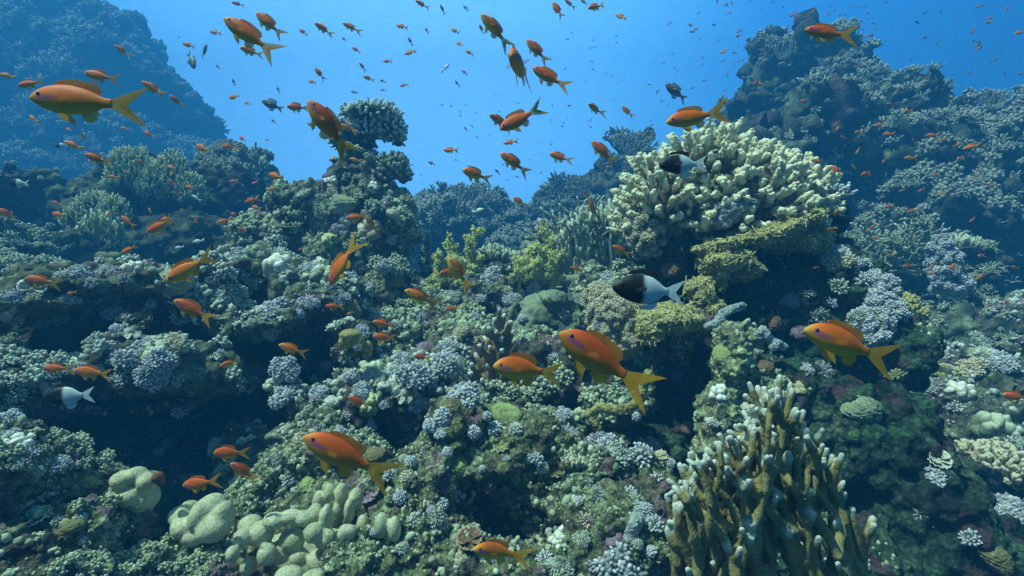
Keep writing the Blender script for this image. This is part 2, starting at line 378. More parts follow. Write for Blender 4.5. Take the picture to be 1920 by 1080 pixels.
# pinnacle under the flat topped coral
rock('reef_pinnacle', [(700,610,2.8,110,90,.4),(660,490,2.95,85,80,.3),(725,440,2.9,52,70,.22),(640,400,3.0,70,55,.25),(705,385,3.0,56,34,.22),(600,375,3.0,56,28,.22),(540,385,3.05,38,32,.2),
    (668,290,3.02,30,55,.11),(685,330,3.02,36,36,.12),(640,335,3.0,26,40,.1),(655,262,3.02,24,26,.1),(730,405,2.95,40,36,.2),(570,440,3.1,70,60,.3),(510,450,3.2,60,60,.3),(740,560,2.7,46,70,.25),(770,650,2.5,80,75,.3),(690,690,2.5,90,60,.3),(600,590,2.7,60,60,.2)],
    .0105, MID, M['rock_mid'], 'tall narrow reef pinnacle carrying a flat topped branching coral', 'reef pinnacle', key='pinnacle')
# valley floor
rock('brain_shaped_boulder', [(1030,590,2.55,58,48,.18),(985,625,2.5,40,40,.15),(1065,620,2.5,40,45,.15)], .008, [('CLOUDS', .2, .06), ('VORONOI', .04, -.02), ('CLOUDS', .02, .014)], M['turf'],
    'rounded grey green boulder coral in the middle of the valley', 'boulder coral', key='brain')
rock('valley_rubble', [(905,560,2.75,80,44,.25),(830,610,2.5,60,60,.25),(940,510,3.3,110,36,.4),(1050,500,3.4,100,50,.4),(1120,560,2.8,70,60,.3),(880,670,2.15,90,60,.28),(1000,670,2.1,80,50,.22),(1080,700,1.85,50,60,.14),
    (960,735,1.75,110,44,.16),(1140,640,2.3,60,60,.2),(1130,760,1.75,60,50,.15),(780,560,2.7,40,40,.2),(850,540,3.0,60,50,.25),(1170,500,3.0,60,60,.3),(860,600,2.4,50,40,.18),(960,590,2.6,50,40,.18),(1190,590,2.3,60,80,.2)],
    .008, MID, M['rock_mid'], kind='structure', key='valley')
# tower on the right
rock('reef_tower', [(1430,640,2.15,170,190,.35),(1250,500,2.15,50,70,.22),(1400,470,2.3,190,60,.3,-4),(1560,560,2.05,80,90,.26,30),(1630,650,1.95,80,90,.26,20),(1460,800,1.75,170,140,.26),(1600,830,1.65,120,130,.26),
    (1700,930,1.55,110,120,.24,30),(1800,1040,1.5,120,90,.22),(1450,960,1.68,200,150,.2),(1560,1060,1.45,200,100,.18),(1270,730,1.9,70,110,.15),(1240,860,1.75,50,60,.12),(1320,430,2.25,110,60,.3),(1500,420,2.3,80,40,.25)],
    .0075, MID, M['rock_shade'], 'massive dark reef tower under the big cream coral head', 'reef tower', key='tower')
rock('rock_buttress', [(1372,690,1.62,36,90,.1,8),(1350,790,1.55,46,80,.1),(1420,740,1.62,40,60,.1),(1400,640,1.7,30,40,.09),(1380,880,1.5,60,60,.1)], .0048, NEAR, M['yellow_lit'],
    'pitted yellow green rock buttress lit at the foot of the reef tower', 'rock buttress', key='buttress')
rock('rock_pillar', [(1262,640,1.78,36,46,.12),(1245,610,1.78,42,30,.12),(1218,700,1.8,14,80,.06),(1290,610,1.8,36,28,.1)], .0055, NEAR, M['rock_near'],
    'squat rock pillar with a yellow coral cap beside the cream broccoli coral', 'rock pillar', key='pillar')
# right side, middle distance
rock('coral_bommie', [(1650,520,4.0,100,60,.4),(1580,500,4.1,60,50,.3),(1720,560,3.8,60,60,.35)], .014, FARM, M['rock_far'], 'dim coral outcrop under the loose net of branching coral', 'coral outcrop', key='bommie_net')
rock('coral_bommie', [(1790,530,3.6,44,70,.3),(1820,610,3.4,70,60,.35),(1760,640,3.2,90,60,.35)], .012, FARM, M['rock_far'], 'coral outcrop with bright green lumps behind the reef tower shoulder', 'coral outcrop', key='bommie_green')
rock('reef_slope_shoulder', [(1800,700,2.9,130,60,.35,-14),(1900,690,2.8,90,70,.35),(1900,770,2.5,160,100,.4),(1800,800,2.4,110,80,.35),(1880,900,2.1,120,80,.3),(1930,1010,1.8,120,100,.3),(1960,620,3.0,70,60,.3)],
    .01, FARM, M['rock_mid'], kind='structure', key='shoulder')
# right ridge, far
rock('reef_ridge', [(1462,140,6.5,50,50,.5),(1515,135,6.4,66,44,.5),(1560,185,6.3,104,62,.8),(1440,225,6,76,66,.7),(1640,185,6.2,58,40,.5),(1590,250,5.9,140,100,1),(1480,290,5.6,130,90,.9),(1680,340,5.5,140,110,1),(1735,240,6,44,34,.4),
    (1800,400,5.2,150,120,1),(1700,480,5,200,120,1),(1400,400,5.2,130,130,1),(1830,560,4.8,180,120,.8),(1650,640,4.6,160,110,.7)], .032, FAR, M['rock_far'],
    'high reef ridge fading into blue water behind the cream coral head', 'reef ridge', key='ridge_far')
rock('coral_knoll', [(1860,265,5.6,76,70,.7),(1905,230,5.3,60,50,.5),(1930,340,5.0,120,110,.8),(1850,370,5.2,90,90,.7)], .028, FAR, M['rock_far'],
    'dark coral knoll beside the high ridge at the edge of view', 'coral knoll', key='knoll')
# centre, far
rock('coral_knoll', [(870,425,7,88,66,.8),(805,450,7.1,32,54,.5),(940,460,7.2,60,70,.6)], .04, FAR, M['rock_far'], 'round dark coral knoll in the distance at the head of the valley', 'coral knoll', key='knoll_c')
rock('reef_ridge', [(990,430,7.8,60,50,.6),(1060,395,7.4,70,56,.7),(1110,360,7.1,60,56,.6),(1155,322,6.9,50,56,.5),(1195,290,6.7,46,56,.5),(1160,370,6.8,70,60,.6),(1180,440,6.4,120,80,.8),(1060,490,6,140,60,.8)], .04, FAR, M['rock_far'],
    'low distant ridge climbing towards the back of the cream coral head', 'reef ridge', key='ridge_c')
# left, far and middle
rock('reef_wall', [(60,110,13.9,200,120,1.74),(185,110,13.9,100,100,1.62),(190,200,13.9,170,130,1.74),(290,225,14.2,110,84,1.16),(140,360,12.8,250,160,1.74),(330,330,13.3,90,90,1.16),(238,50,13.9,36,36,0.70),(-100,270,12.8,220,230,1.74),(270,120,14.2,44,44,0.70),(100,30,13.9,120,40,0.93)],
    .075, [('CLOUDS', 2.4, 1.3), ('CLOUDS', .8, .8), ('VORONOI', .45, -.3), ('CLOUDS', .2, .2)], M['rock_far'], kind='structure', key='wall_far')
rock('coral_knoll', [(235,410,4.3,120,80,.5),(430,400,4.6,120,80,.5),(330,380,4.5,120,90,.5),(330,470,3.9,220,80,.4),(180,470,3.5,90,36,.25),(485,330,5.0,24,50,.2),(440,330,5.0,60,50,.3),(560,470,3.8,90,70,.3)], .017, FARM, M['rock_far'],
    'blue shaded reef block crowned with upright fire coral fans', 'reef block', key='block')
rock('coral_knoll', [(40,470,3.2,70,40,.3),(-10,500,3.0,60,60,.3),(60,530,2.7,70,40,.3),(20,345,4.0,70,30,.35),(-10,400,4.2,60,60,.3)], .012, FARM, M['rock_far'],
    'broken coral outcrop with bright tops at the far edge beside the fans', 'coral outcrop', key='edge')

# ---------------------------------------------------------------- corals
def aim(px, py):
    """first reef surface met in the direction of photo pixel (px, py)"""
    dg = C.evaluated_depsgraph_get()
    d = P(px, py, 1.0).normalized()
    ok, loc, nor, idx, ob, mat = SC.ray_cast(dg, Vector((0, 0, 0)), d)
    if not ok: return None
    if nor.dot(d) > 0: nor = -nor
    return loc, nor, ob

def lumps(name, blobs, voxel, disp, mat, label=None, cat=None, smooth_it=2, kind=None, key=None):
    return rock(name, blobs, voxel, disp, mat, label, cat, kind, key, smooth_it=smooth_it)

def fibo(n, zmin=-1.0):
    i = np.arange(n) + .5; z = 1 - (1 - zmin) * i / n; ph = i * 2.399963
    r = np.sqrt(np.clip(1 - z * z, 0, 1)); return np.stack([r * np.cos(ph), r * np.sin(ph), z], 1)

def wav(p, s, seed):
    g = np.random.default_rng(seed); v = 0
    for k in range(7):
        w = g.normal(size=3); w *= s * g.uniform(.6, 1.8) / np.linalg.norm(w); v = v + np.sin(p @ w + g.uniform(0, 6.28))
    return v / 2.2


# --- tufts: pulsing soft corals, unit size, base at the origin
def tuft_ball(seed, n=110, tpl=ICO1, r=.13, low=-.35):
    a = Acc(); g = np.random.default_rng(seed)
    d = fibo(n, low) + g.normal(scale=.08, size=(n, 3)); d /= np.linalg.norm(d, axis=1, keepdims=True)
    c0 = np.array([0, 0, .62])
    rr = .70 * (1 + g.normal(scale=.07, size=n))
    a.scatter(ICO2, [c0], [.66], tip=[.05])
    a.scatter(tpl, c0 + d * rr[:, None], np.stack([np.full(n, r), np.full(n, r), np.full(n, r * 1.5)], 1) * g.uniform(.75, 1.25, (n, 1)), up=d, tip=g.uniform(.3, 1, n), jit=.06)
    a.tube([(0, 0, -.25), (0, 0, .1), (0, 0, .5)], [.42, .36, .5], sides=8)
    return a
def tuft_mound(seed, n=7, per=46, tpl=ICO1):
    a = Acc(); g = np.random.default_rng(seed)
    for k in range(n):
        ang = 6.283 * k / max(1, n - 1) + g.uniform(-.3, .3); q = 0 if k == 0 else g.uniform(.5, .72)
        c = np.array([q * math.cos(ang), q * math.sin(ang), .55 if k == 0 else g.uniform(.22, .42)]); s = g.uniform(.36, .5)
        d = fibo(per, -.4) + g.normal(scale=.1, size=(per, 3)); d /= np.linalg.norm(d, axis=1, keepdims=True)
        a.scatter(ICO2, [c], [s * .92], tip=[.05])
        a.scatter(tpl, c + d * s, np.stack([np.full(per, .09), np.full(per, .09), np.full(per, .15)], 1) * g.uniform(.7, 1.3, (per, 1)), up=d, tip=g.uniform(.2, 1, per), jit=.06)
    a.scatter(ICO2, [(0, 0, .1)], [(.75, .75, .35)], up=[(0, 0, 1)])
    return a
def tuft_fingers(seed, n=46, thin=.055, spread=.75):
    a = Acc(); g = np.random.default_rng(seed)
    d = fibo(n, .02) + g.normal(scale=.12, size=(n, 3)); d /= np.linalg.norm(d, axis=1, keepdims=True)
    for k in range(n):
        e = d[k]; l = g.uniform(.75, 1.1); m = np.array([e[0] * .45, e[1] * .45, .45 * (1 - .3 * (1 - e[2]))]) * l
        tipp = np.array([e[0] * spread, e[1] * spread, .25 + .75 * e[2]]) * l
        a.tube([(0, 0, -.1), m, tipp], [thin * 1.2, thin, thin * 1.25], [0, .3, 1], sides=5)
        q = 5
        dd = g.normal(size=(q, 3)); dd /= np.linalg.norm(dd, axis=1, keepdims=True)
        a.scatter(ICO1, tipp + dd * thin * 1.2 - e * .06 * g.uniform(0, 2, (q, 1)), g.uniform(.7, 1.1, q) * thin, up=dd, tip=g.uniform(.6, 1, q))
    return a
def tuft_feather(seed, n=70):
    a = Acc(); g = np.random.default_rng(seed)
    d = fibo(n, .05) + g.normal(scale=.15, size=(n, 3)); d /= np.linalg.norm(d, axis=1, keepdims=True)
    for k in range(n):
        e = d[k]; l = g.uniform(.7, 1.15)
        a.tube([e * .1, e * .5 * l, e * l + np.array([0, 0, -.08])], [.05, .035, .018], [.1, .6, 1], sides=4)
        for s in range(4):
            t = g.uniform(.35, .95); f = np.cross(e, g.normal(size=3)); f /= np.linalg.norm(f) + 1e-9
            p = e * l * t; a.tube([p, p + (e * .6 + f * .6) * .16], [.02, .012], [.6, 1], sides=3)
    return a
TUFTS = {'ball': [tuft_ball(s).mesh('tuft', [M['tuft']]) for s in (1, 2, 3)],
         'mound': [tuft_mound(s).mesh('tuft', [M['tuft']]) for s in (4, 5, 6)],
         'fingers': [tuft_fingers(s).mesh('tuft', [M['tuft']]) for s in (7, 8)],
         'feather': [tuft_feather(9).mesh('tuft', [M['tuft']])]}
# small crowded version used for growth nobody could count
def simple(acc):
    V, T, A = acc.data(); return V, T, A
def mini_blobs(seed, balls, per):
    a = Acc(); g = np.random.default_rng(seed)
    for c, s in balls:
        d = fibo(per, -.1) + g.normal(scale=.1, size=(per, 3)); d /= np.linalg.norm(d, axis=1, keepdims=True)
        a.scatter(ICO1, [c], [s * .95], tip=[0])
        a.scatter(OCT, np.array(c) + d * s, np.full(per, s * .40) * g.uniform(.8, 1.2, per), up=d, tip=g.uniform(.3, 1, per), jit=.08)
    return a
def mini_fingers(seed, n, thin):
    a = Acc(); g = np.random.default_rng(seed); d = fibo(n, .1) + g.normal(scale=.15, size=(n, 3))
    for e in d:
        l = g.uniform(.8, 1.1); a.tube([(0, 0, 0), np.array([e[0] * .5, e[1] * .5, .5]) * l, np.array([e[0] * .8, e[1] * .8, .3 + .7 * e[2]]) * l], [thin, thin, thin * .5], [0, .3, 1], sides=3, cap=False)
    return a
def mini_knobs(seed, n):
    a = Acc(); g = np.random.default_rng(seed)
    for k in range(n):
        an = g.uniform(0, 6.28); q = g.uniform(0, .75); sc = g.uniform(.18, .42); v = ICO2[0] * (1 + .12 * wav(ICO2[0] + k, 6, seed)[:, None])
        a.add(v * np.array([sc, sc, sc * g.uniform(.8, 1.5)]) + np.array([q * math.cos(an), q * math.sin(an), .15 + .3 * (1 - q)]), ICO2[1], np.clip(ICO2[0][:, 2] * .8, 0, 1))
    return a
MINIT = simple(mini_knobs(24, 9)); MINI = simple(mini_blobs(21, [((0, 0, .5), .6)], 17)); MINI2 = simple(mini_blobs(22, [((0, 0, .5), .45), ((.5, 0, .25), .38), ((-.3, .45, .25), .4), ((-.25, -.45, .2), .36)], 8)); MINIF = simple(mini_fingers(23, 11, .10))

def samples(o, n, up_bias=0.0, clump=0.0, cs=12.0, seed=1, zmin=-.2, face=-.25):
    me = o.data; nv = len(me.vertices); co = np.empty(nv * 3, np.float32); me.vertices.foreach_get('co', co); co = co.reshape(-1, 3) + np.array(o.location)
    me.calc_loop_triangles(); nt_ = len(me.loop_triangles); ti = np.empty(nt_ * 3, np.int32); me.loop_triangles.foreach_get('vertices', ti); ti = ti.reshape(-1, 3)
    a, b, c = co[ti[:, 0]], co[ti[:, 1]], co[ti[:, 2]]
    nn = np.cross(b - a, c - a); ar = np.linalg.norm(nn, axis=1); nn = nn / (ar[:, None] + 1e-12)
    ce = (a + b + c) / 3; di = np.linalg.norm(ce, axis=1)
    vis = (np.einsum('ij,ij->i', nn, -ce) / di > face) & (ce[:, 1] > .3) & (np.abs(ce[:, 0] / ce[:, 1]) < 1.12) & (np.abs(ce[:, 2] / ce[:, 1]) < .72)
    w = ar * vis * (nn[:, 2] > zmin)
    if up_bias: w = w * np.clip(nn[:, 2] + .15, 0.02, 1) ** up_bias
    if clump: w = w * np.clip(wav(ce, cs, seed) + (1 - clump), 0.0, 1)
    if w.sum() <= 0: return np.zeros((0, 3)), np.zeros((0, 3))
    g = np.random.default_rng(seed); k = g.choice(len(w), n, p=w / w.sum())
    u = g.random((n, 2)); f = u.sum(1) > 1; u[f] = 1 - u[f]
    return a[k] + (b[k] - a[k]) * u[:, :1] + (c[k] - a[k]) * u[:, 1:], nn[k]

def growth(key, specs, mat, name='soft_coral_turf', parent=None):
    """ground cover on one rock: specs = (template, n, size lo, hi, up bias, clump, clump scale)"""
    a = Acc(); o = ROCKS[key]
    for i, (tpl, n, lo, hi, ub, cl, cs) in enumerate(specs):
        p, nn = samples(o, int(n * (.9 if mat is M['staghorn'] else .55)), ub, cl, cs, seed=abs(hash_(key)) % 1000 + i * 17, zmin=(.32 if key in ('ridge_far', 'knoll') else -.05) if mat is M['staghorn'] else .12)
        if len(p) == 0: continue
        s = rng.uniform(0, 1, len(p)) ** 1.7 * (hi - lo) + lo
        up = nn * .7 + np.array([0, 0, .5]) + rng.normal(scale=.18, size=nn.shape)
        if len(tpl) == 3:
            v, f, at = tpl; n0 = a.n
            k0 = len(a.A); a.scatter((v, f), p - nn * s[:, None] * .08, s, up=up); a.A[k0] = np.tile(at, len(p))
        else:
            a.scatter(tpl, p, np.stack([s, s, s * rng.uniform(.8, 1.9, len(s))], 1), up=up, tip=rng.uniform(0, 1, len(p)) ** 1.5, jit=.08)
    V, T, A = a.data(); org = V.mean(0)
    ob = add(name, mesh_from(name, V - org, T=T, mats=[mat], attr={'tip': A}), org, None)
    tag(ob, kind='stuff'); return ob
def hash_(s):
    h = 7
    for ch in s: h = (h * 31 + ord(ch)) % 100003
    return h

near_g = lambda k=1.0: [(ICO1, int(5000 * k), .0014, .005, .4, 1.2, 18), (ICO2, int(500 * k), .004, .010, .5, 1.3, 14), (MINIT, int(70 * k), .007, .016, 1, 1.2, 7)]
mid_g = lambda k=1.0: [(OCT, int(4000 * k), .003, .009, .5, 1.1, 9), (ICO1, int(1500 * k), .006, .016, .6, 1.2, 7), (MINIT, int(150 * k), .014, .040, 1.2, 1.3, 5), (MINI2, int(150 * k), .022, .055, 1.2, 1.35, 4), (MINIF, int(60 * k), .012, .034, .8, 1.3, 5)]
far_g = lambda k, s: [(MINIF, int(1000 * k), .04 * s, .13 * s, .7, 1.0, 2.2), (MINI2, int(600 * k), .04 * s, .14 * s, 1, 1.1, 2), (MINI, int(500 * k), .03 * s, .08 * s, 1, 1.0, 3)]
growth('boulder', near_g(1.3), M['turf']); growth('ridge', near_g(.7), M['turf']); growth('buttress', near_g(.4), M['turf']); growth('pillar', near_g(.2), M['turf'])
growth('ledge3', near_g(.7) + [(MINI2, 160, .01, .025, 1, .7, 9)], M['turf']); growth('ledge4', near_g(.8) + [(MINI2, 100, .01, .025, 1, .7, 9)], M['turf'])
growth('mound', mid_g(1.0), M['growth']); growth('ledge1', mid_g(1.5), M['growth']); growth('ledge2', mid_g(.9), M['growth'])
growth('pinnacle', mid_g(1.8), M['turf']); growth('valley', mid_g(2.2), M['turf'])
growth('tower', [(ICO1, 1500, .003, .008, .8, 1.2, 7), (MINI, 40, .010, .024, 1.6, 1.2, 6)], M['turf'])
growth('shoulder', mid_g(1.3), M['growth']); growth('wall_shade', [(OCT, 3000, .003, .009, .5, .8, 8)], M['turf'])
growth('block', far_g(1.2, .55), M['staghorn']); growth('edge', far_g(.5, .5), M['turf']); growth('bommie_net', far_g(.5, .45), M['staghorn']); growth('bommie_green', far_g(.7, .4), M['fire_pale'])
growth('ridge_far', far_g(1.5, .9), M['staghorn'], 'branching_coral_thicket'); growth('knoll', far_g(.7, .9), M['staghorn'], 'branching_coral_thicket')
growth('knoll_c', far_g(.9, 1.0), M['staghorn'], 'branching_coral_thicket'); growth('ridge_c', far_g(1.6, 1.0), M['staghorn'], 'branching_coral_thicket')
growth('wall_far', far_g(1.1, 2.0), M['staghorn'], 'branching_coral_thicket')
growth('slope', mid_g(1.0), M['turf'])

# --- bushy corals: fingers standing on a core of ellipsoids
def bush(name, label, cat, blobs, n, ln, r, mat, core_mat, nod=0, upw=.5, zmin=-.25, wander=.12, core=.8, taper=.8, sides=6, key=None, back=True):
    a = Acc(); co = Acc(); org = np.array(P(blobs[0][0], blobs[0][1] + blobs[0][4], blobs[0][2]))
    tot = sum(b[3] * b[4] for b in blobs); cen = []
    for b in blobs:
        px, py, d, rx, ry, rd = b[:6]; c = np.array(P(px, py, d)); e = np.array([rx / 960 * d, rd, ry / 960 * d]); cen.append((c, e))
    for (c, e), b in zip(cen, blobs):
        v = ICO3[0] * (1 + .12 * wav(ICO3[0], 6, 3)[:, None]); co.add(c + v * e * core, ICO3[1])
        k = max(4, int(n * b[3] * b[4] / tot)); d = fibo(k, zmin) + rng.normal(scale=.09, size=(k, 3)); d /= np.linalg.norm(d, axis=1, keepdims=True)
        for q in range(k):
            nd = d[q] / e; nd /= np.linalg.norm(nd); s = c + d[q] * e * core * .93
            dirn = nd * (1 - upw) + np.array([0, 0, upw]) + rng.normal(scale=wander, size=3); dirn /= np.linalg.norm(dirn)
            if any((np.linalg.norm((s + dirn * ln * .5 - c2) / e2) < core * .85) for c2, e2 in cen if c2 is not c): continue
            l = ln * rng.uniform(.65, 1.15); bend = rng.normal(scale=.12, size=3) * l
            pts = [s, s + dirn * l * .5 + bend, s + dirn * l + bend * .5]
            rr = r * rng.uniform(.8, 1.15)
            a.tube(pts, [rr, rr * .95, rr * taper], [.0, .4, 1], sides=sides)
            if nod:
                t = rng.uniform(.25, 1.08, nod); od = np.cross(np.tile(dirn, (nod, 1)), rng.normal(size=(nod, 3))); od /= np.linalg.norm(od, axis=1, keepdims=True) + 1e-9
                axis = pts[0] + (dirn * l)[None] * t[:, None] + bend * (1 - np.abs(t - .5))[:, None]
                od = od * .8 + dirn * .6; a.scatter(ICO1 if nod < 30 else ICO1, axis + od * rr * .8, rr * rng.uniform(.55, .95, nod), up=od, tip=np.clip(t * rng.uniform(.7, 1.1, nod), 0, 1), jit=.03)
            elif rng.random() < .6:
                t = rng.uniform(.3, .7); f = np.cross(dirn, rng.normal(size=3)); f /= np.linalg.norm(f) + 1e-9
                p = pts[0] + (pts[2] - pts[0]) * t; a.tube([p, p + (dirn * .7 + f * .7) * l * .4], [rr * .8, rr * .6], [.4, 1], sides=sides - 1)
    root = add(name, a.mesh(name, [mat], origin=org), org); tag(root, label, cat)
    c_ = add('core', co.mesh('core', [core_mat], origin=org), (0, 0, 0), root)
    ROCKS[key or name] = root
    return root

bush('cauliflower_coral', 'huge cream cauliflower coral head topping the reef tower', 'coral',
     [(1365, 405, 2.12, 150, 122, .31), (1238, 400, 2.05, 54, 92, .18), (1472, 392, 2.15, 52, 74, .2), (1330, 340, 2.1, 100, 72, .23)], 900, .10, .0118, M['cream'],
     M['rock_near'], nod=18, upw=.26, zmin=-.34, core=.80, key='head', taper=1.0)
bush('cauliflower_coral', 'small pale coral sprig jutting from the shaded flank beyond the big cream head', 'coral', [(1565, 370, 2.2, 20, 14, .04)], 26, .04, .007, M['tuft'], M['rock_near'], nod=10, upw=.3)
bush('table_coral', 'flat topped branching coral crowning the tall narrow pinnacle', 'coral',
     [(702, 218, 3.0, 50, 17, .14), (735, 240, 3.0, 20, 22, .08), (648, 246, 3.02, 22, 15, .09), (640, 264, 3.02, 20, 12, .07), (690, 246, 3.0, 34, 18, .08), (744, 262, 3.0, 10, 12, .05), (660, 214, 3.02, 16, 10, .06)], 620, .034, .0085, M['growth'], M['rock_mid'], nod=5, upw=.3, zmin=-.6, core=.92)
bush('cauliflower_coral', 'lumpy grey coral knob below and beside the flat topped pinnacle coral', 'coral', [(738, 314, 2.95, 26, 22, .1), (712, 336, 2.95, 24, 14, .08), (755, 330, 2.95, 12, 16, .06)], 160, .03, .009, M['staghorn'], M['rock_mid'], nod=8, upw=.35, zmin=-.5, core=.9)
bush('finger_coral', 'short cream finger coral on the crest behind the foreground boulder hollow', 'coral', [(1070, 872, 1.27, 22, 8, .03)], 26, .022, .0042, M['tuft_cream'], M['rock_near'], nod=0, upw=.75)
bush('finger_coral', 'low pale finger coral standing between the two yellow tree corals', 'coral', [(925, 490, 3.0, 30, 16, .08)], 90, .06, .008, M['fire_pale'], M['rock_mid'], nod=0, upw=.7, zmin=0)
bush('finger_coral', 'spiky green coral cushion above the dim outcrop near the tower shoulder', 'coral', [(1790, 470, 3.5, 40, 12, .15)], 120, .07, .010, M['fire_pale'], M['rock_far'], nod=0, upw=.6, zmin=0)
bush('finger_coral', 'bright knobbly yellow green coral patch low beside the dark tower base', 'coral', [(1860, 870, 1.95, 60, 24, .12), (1900, 900, 1.9, 40, 24, .1)], 170, .045, .010, M['tuft_cream'], M['rock_shade'], nod=8, upw=.5)

# --- fused finger colonies (fire corals)
def fused(name, label, cat, paths, voxel, mat, tipr, extra=None, disp=None, flat=None):
    a = Acc(); tips = []
    for pts, r0, r1, ist in paths:
        pts = np.array(pts, float); m = len(pts); rr = np.linspace(r0, r1, m)
        a.tube(pts, rr, sides=10, flat=flat, ref=None if flat is None else (0, 1, 0))
        st = pts[0]; a.scatter(ICO2, [st], [r0 * .9])
        if ist: tips.append(pts[-1])
    V, T, A = a.data(); org = np.array([V[:, 0].mean(), V[:, 1].mean(), V[:, 2].min()])
    o = add(name, mesh_from(name, V - org, T=T, mats=[mat]), org)
    m = o.modifiers.new('r', 'REMESH'); m.mode = 'VOXEL'; m.voxel_size = voxel; m.use_smooth_shade = True
    m = o.modifiers.new('s', 'SMOOTH'); m.iterations = 3; m.factor = .5
    for k, sc, st in (disp or []):
        m = o.modifiers.new('d', 'DISPLACE'); m.texture = tex(k, sc, 3) if k == 'CLOUDS' else tex(k, sc); m.strength = st; m.mid_level = .5 if k == 'CLOUDS' else .35; m.texture_coords = 'LOCAL'
    bake(o); me = o.data; nv = len(me.vertices); co = np.empty(nv * 3, np.float32); me.vertices.foreach_get('co', co); co = co.reshape(-1, 3) + org
    kd = KDTree(len(tips))
    for i, t in enumerate(tips): kd.insert(t, i)
    kd.balance(); dd = np.array([kd.find(c)[2] for c in co])
    at = me.attributes.new('tip', 'FLOAT', 'POINT'); at.data.foreach_set('value', np.clip(1.15 - dd / tipr, 0, 1).astype(np.float32))
    tag(o, label, cat); return o

def curve(px0, py0, d0, px1, py1, d1, bow=0.0, n=7):
    out = []
    for i in range(n):
        t = i / (n - 1); x = px0 + (px1 - px0) * t; y = py0 + (py1 - py0) * t; L_ = math.hypot(px1 - px0, py1 - py0)
        nx, ny = -(py1 - py0) / L_, (px1 - px0) / L_; s = math.sin(math.pi * t) * bow * L_
        wig = math.sin(t * 9 + px1) * 2.2 * t * (1 - t) * 2
        out.append(tuple(P(x + nx * s + wig, y + ny * s, d0 + (d1 - d0) * t)))
    return out
px_ = lambda v, d: v / 960 * d
paths = []; d0 = .86
right = [(1421,734,1455,1120),(1411,752,1425,1110),(1450,745,1470,1120),(1466,765,1490,1120),(1490,786,1505,1120),(1488,808,1475,1090),(1497,836,1520,1120),(1478,850,1480,1110),(1550,880,1545,1130),(1569,908,1560,1130),(1580,950,1580,1140),(1560,960,1530,1130),(1622,1000,1620,1150),(1612,1020,1595,1150),(1535,930,1500,1120),(1440,800,1430,1110),(1455,870,1440,1120),(1515,890,1520,1130)]
for i, (tx, ty, bx, by) in enumerate(right):
    bx = tx + (by - ty) * .30 + 20 * math.sin(i * 2.3)
    dd = d0 + [0, .015, -.012, .02, .0, -.02][i % 6]
    paths.append((curve(bx, by, d0 + .02, tx, ty, dd - .02, bow=.05 if i % 2 else -.03), px_(15, d0), px_(5.6 + (i % 3) * .8, d0), True))
    if i % 3 != 1: q = paths[-1][0][-3]; e = P(tx + (13 if i % 2 else -12), ty + 12, dd - .02); paths.append(([q, (Vector(q) + e) / 2 + Vector((0, -.004, 0)), e], px_(7, d0), px_(5.2, d0), True))
leftp = [(1281,817,1330,1010),(1298,826,1330,1000),(1316,838,1310,960),(1377,806,1370,930),(1366,826,1372,960),(1338,846,1345,930),(1352,846,1352,940),(1404,826,1400,960),(1427,838,1410,970),(1408,866,1378,920),(1345,892,1345,970),(1361,897,1358,970),(1293,916,1300,1010),(1284,934,1292,1020),(1427,985,1420,1060),(1402,990,1400,1060),(1262,990,1275,1070),(1385,860,1380,960),(1460,1040,1440,1100),(1449,1066,1440,1110),(1530,1066,1530,1120),(1350,800,1345,930)]
for i, (tx, ty, bx, by) in enumerate(leftp):
    dd = .80 + [0, .02, -.015, .01][i % 4]
    paths.append((curve(bx, by, .82, tx, ty, dd, bow=.07 if i % 2 else -.05), px_(12, .8), px_(6 + (i % 3) * .8, .8), True))
top_ = [(1250,1010),(1290,900),(1340,860),(1395,835),(1425,760),(1460,745),(1500,800),(1548,860),(1582,910),(1630,990),(1660,1050)]
gf = np.random.default_rng(77); stack = []; paths = []
for k in range(26):
    bx = 1268 + 14.5 * k; stack.append((bx, 1125, (-.30 if k > 9 else -.06) + gf.normal(scale=.10), 10.5, .86 + .045 * math.sin(k * 2.1) - (.04 if k < 9 else 0)))
while stack and len(paths) < 1100:
    x, y, an, r, dd = stack.pop(0); l = gf.uniform(30, 52); an2 = an + gf.normal(scale=.12); x1, y1 = x + math.sin(an2) * l, y - math.cos(an2) * l
    if x1 < 1248: an2 = .1; x1 = x + 4; y1 = y - l
    lim = np.interp(x1, [p[0] for p in top_], [p[1] for p in top_]) + gf.uniform(-6, 34); d1 = dd + gf.normal(scale=.008); end = y1 < lim; r1 = max(5.4, r * .93)
    paths.append(([P(x, y, dd), P((x + x1) / 2 + gf.normal(), (y + y1) / 2, (dd + d1) / 2), P(x1, y1, d1)], px_(r, dd), px_(r1 * (.85 if end else 1), d1), end))
    if end: continue
    if gf.random() < (.36 if y > 950 else .22):
        q = gf.uniform(.18, .36); stack.append((x1, y1, an2 - q, r1 * .92, d1 - .008)); stack.append((x1, y1, an2 * .6 + q * .8, r1 * .92, d1 + .008))
    else:
        stack.append((x1, y1, an2 * .85 + (-.05 if k > 9 else 0), r1, d1))
        if gf.random() < .35: sd = gf.choice([-1, 1]); paths.append(([P(x1, y1, d1), P(x1 + sd * 9, y1 - 9, d1 - .012), P(x1 + sd * 14, y1 - 24, d1 - .018)], px_(6.5, d1), px_(5, d1), True))
fused('fire_coral', 'olive brown fire coral with white finger tips standing close in the corner', 'coral', paths, .0023, M['fire'], .015, disp=[('CLOUDS', .02, .003), ('CLOUDS', .006, .0018)], flat=1.25)

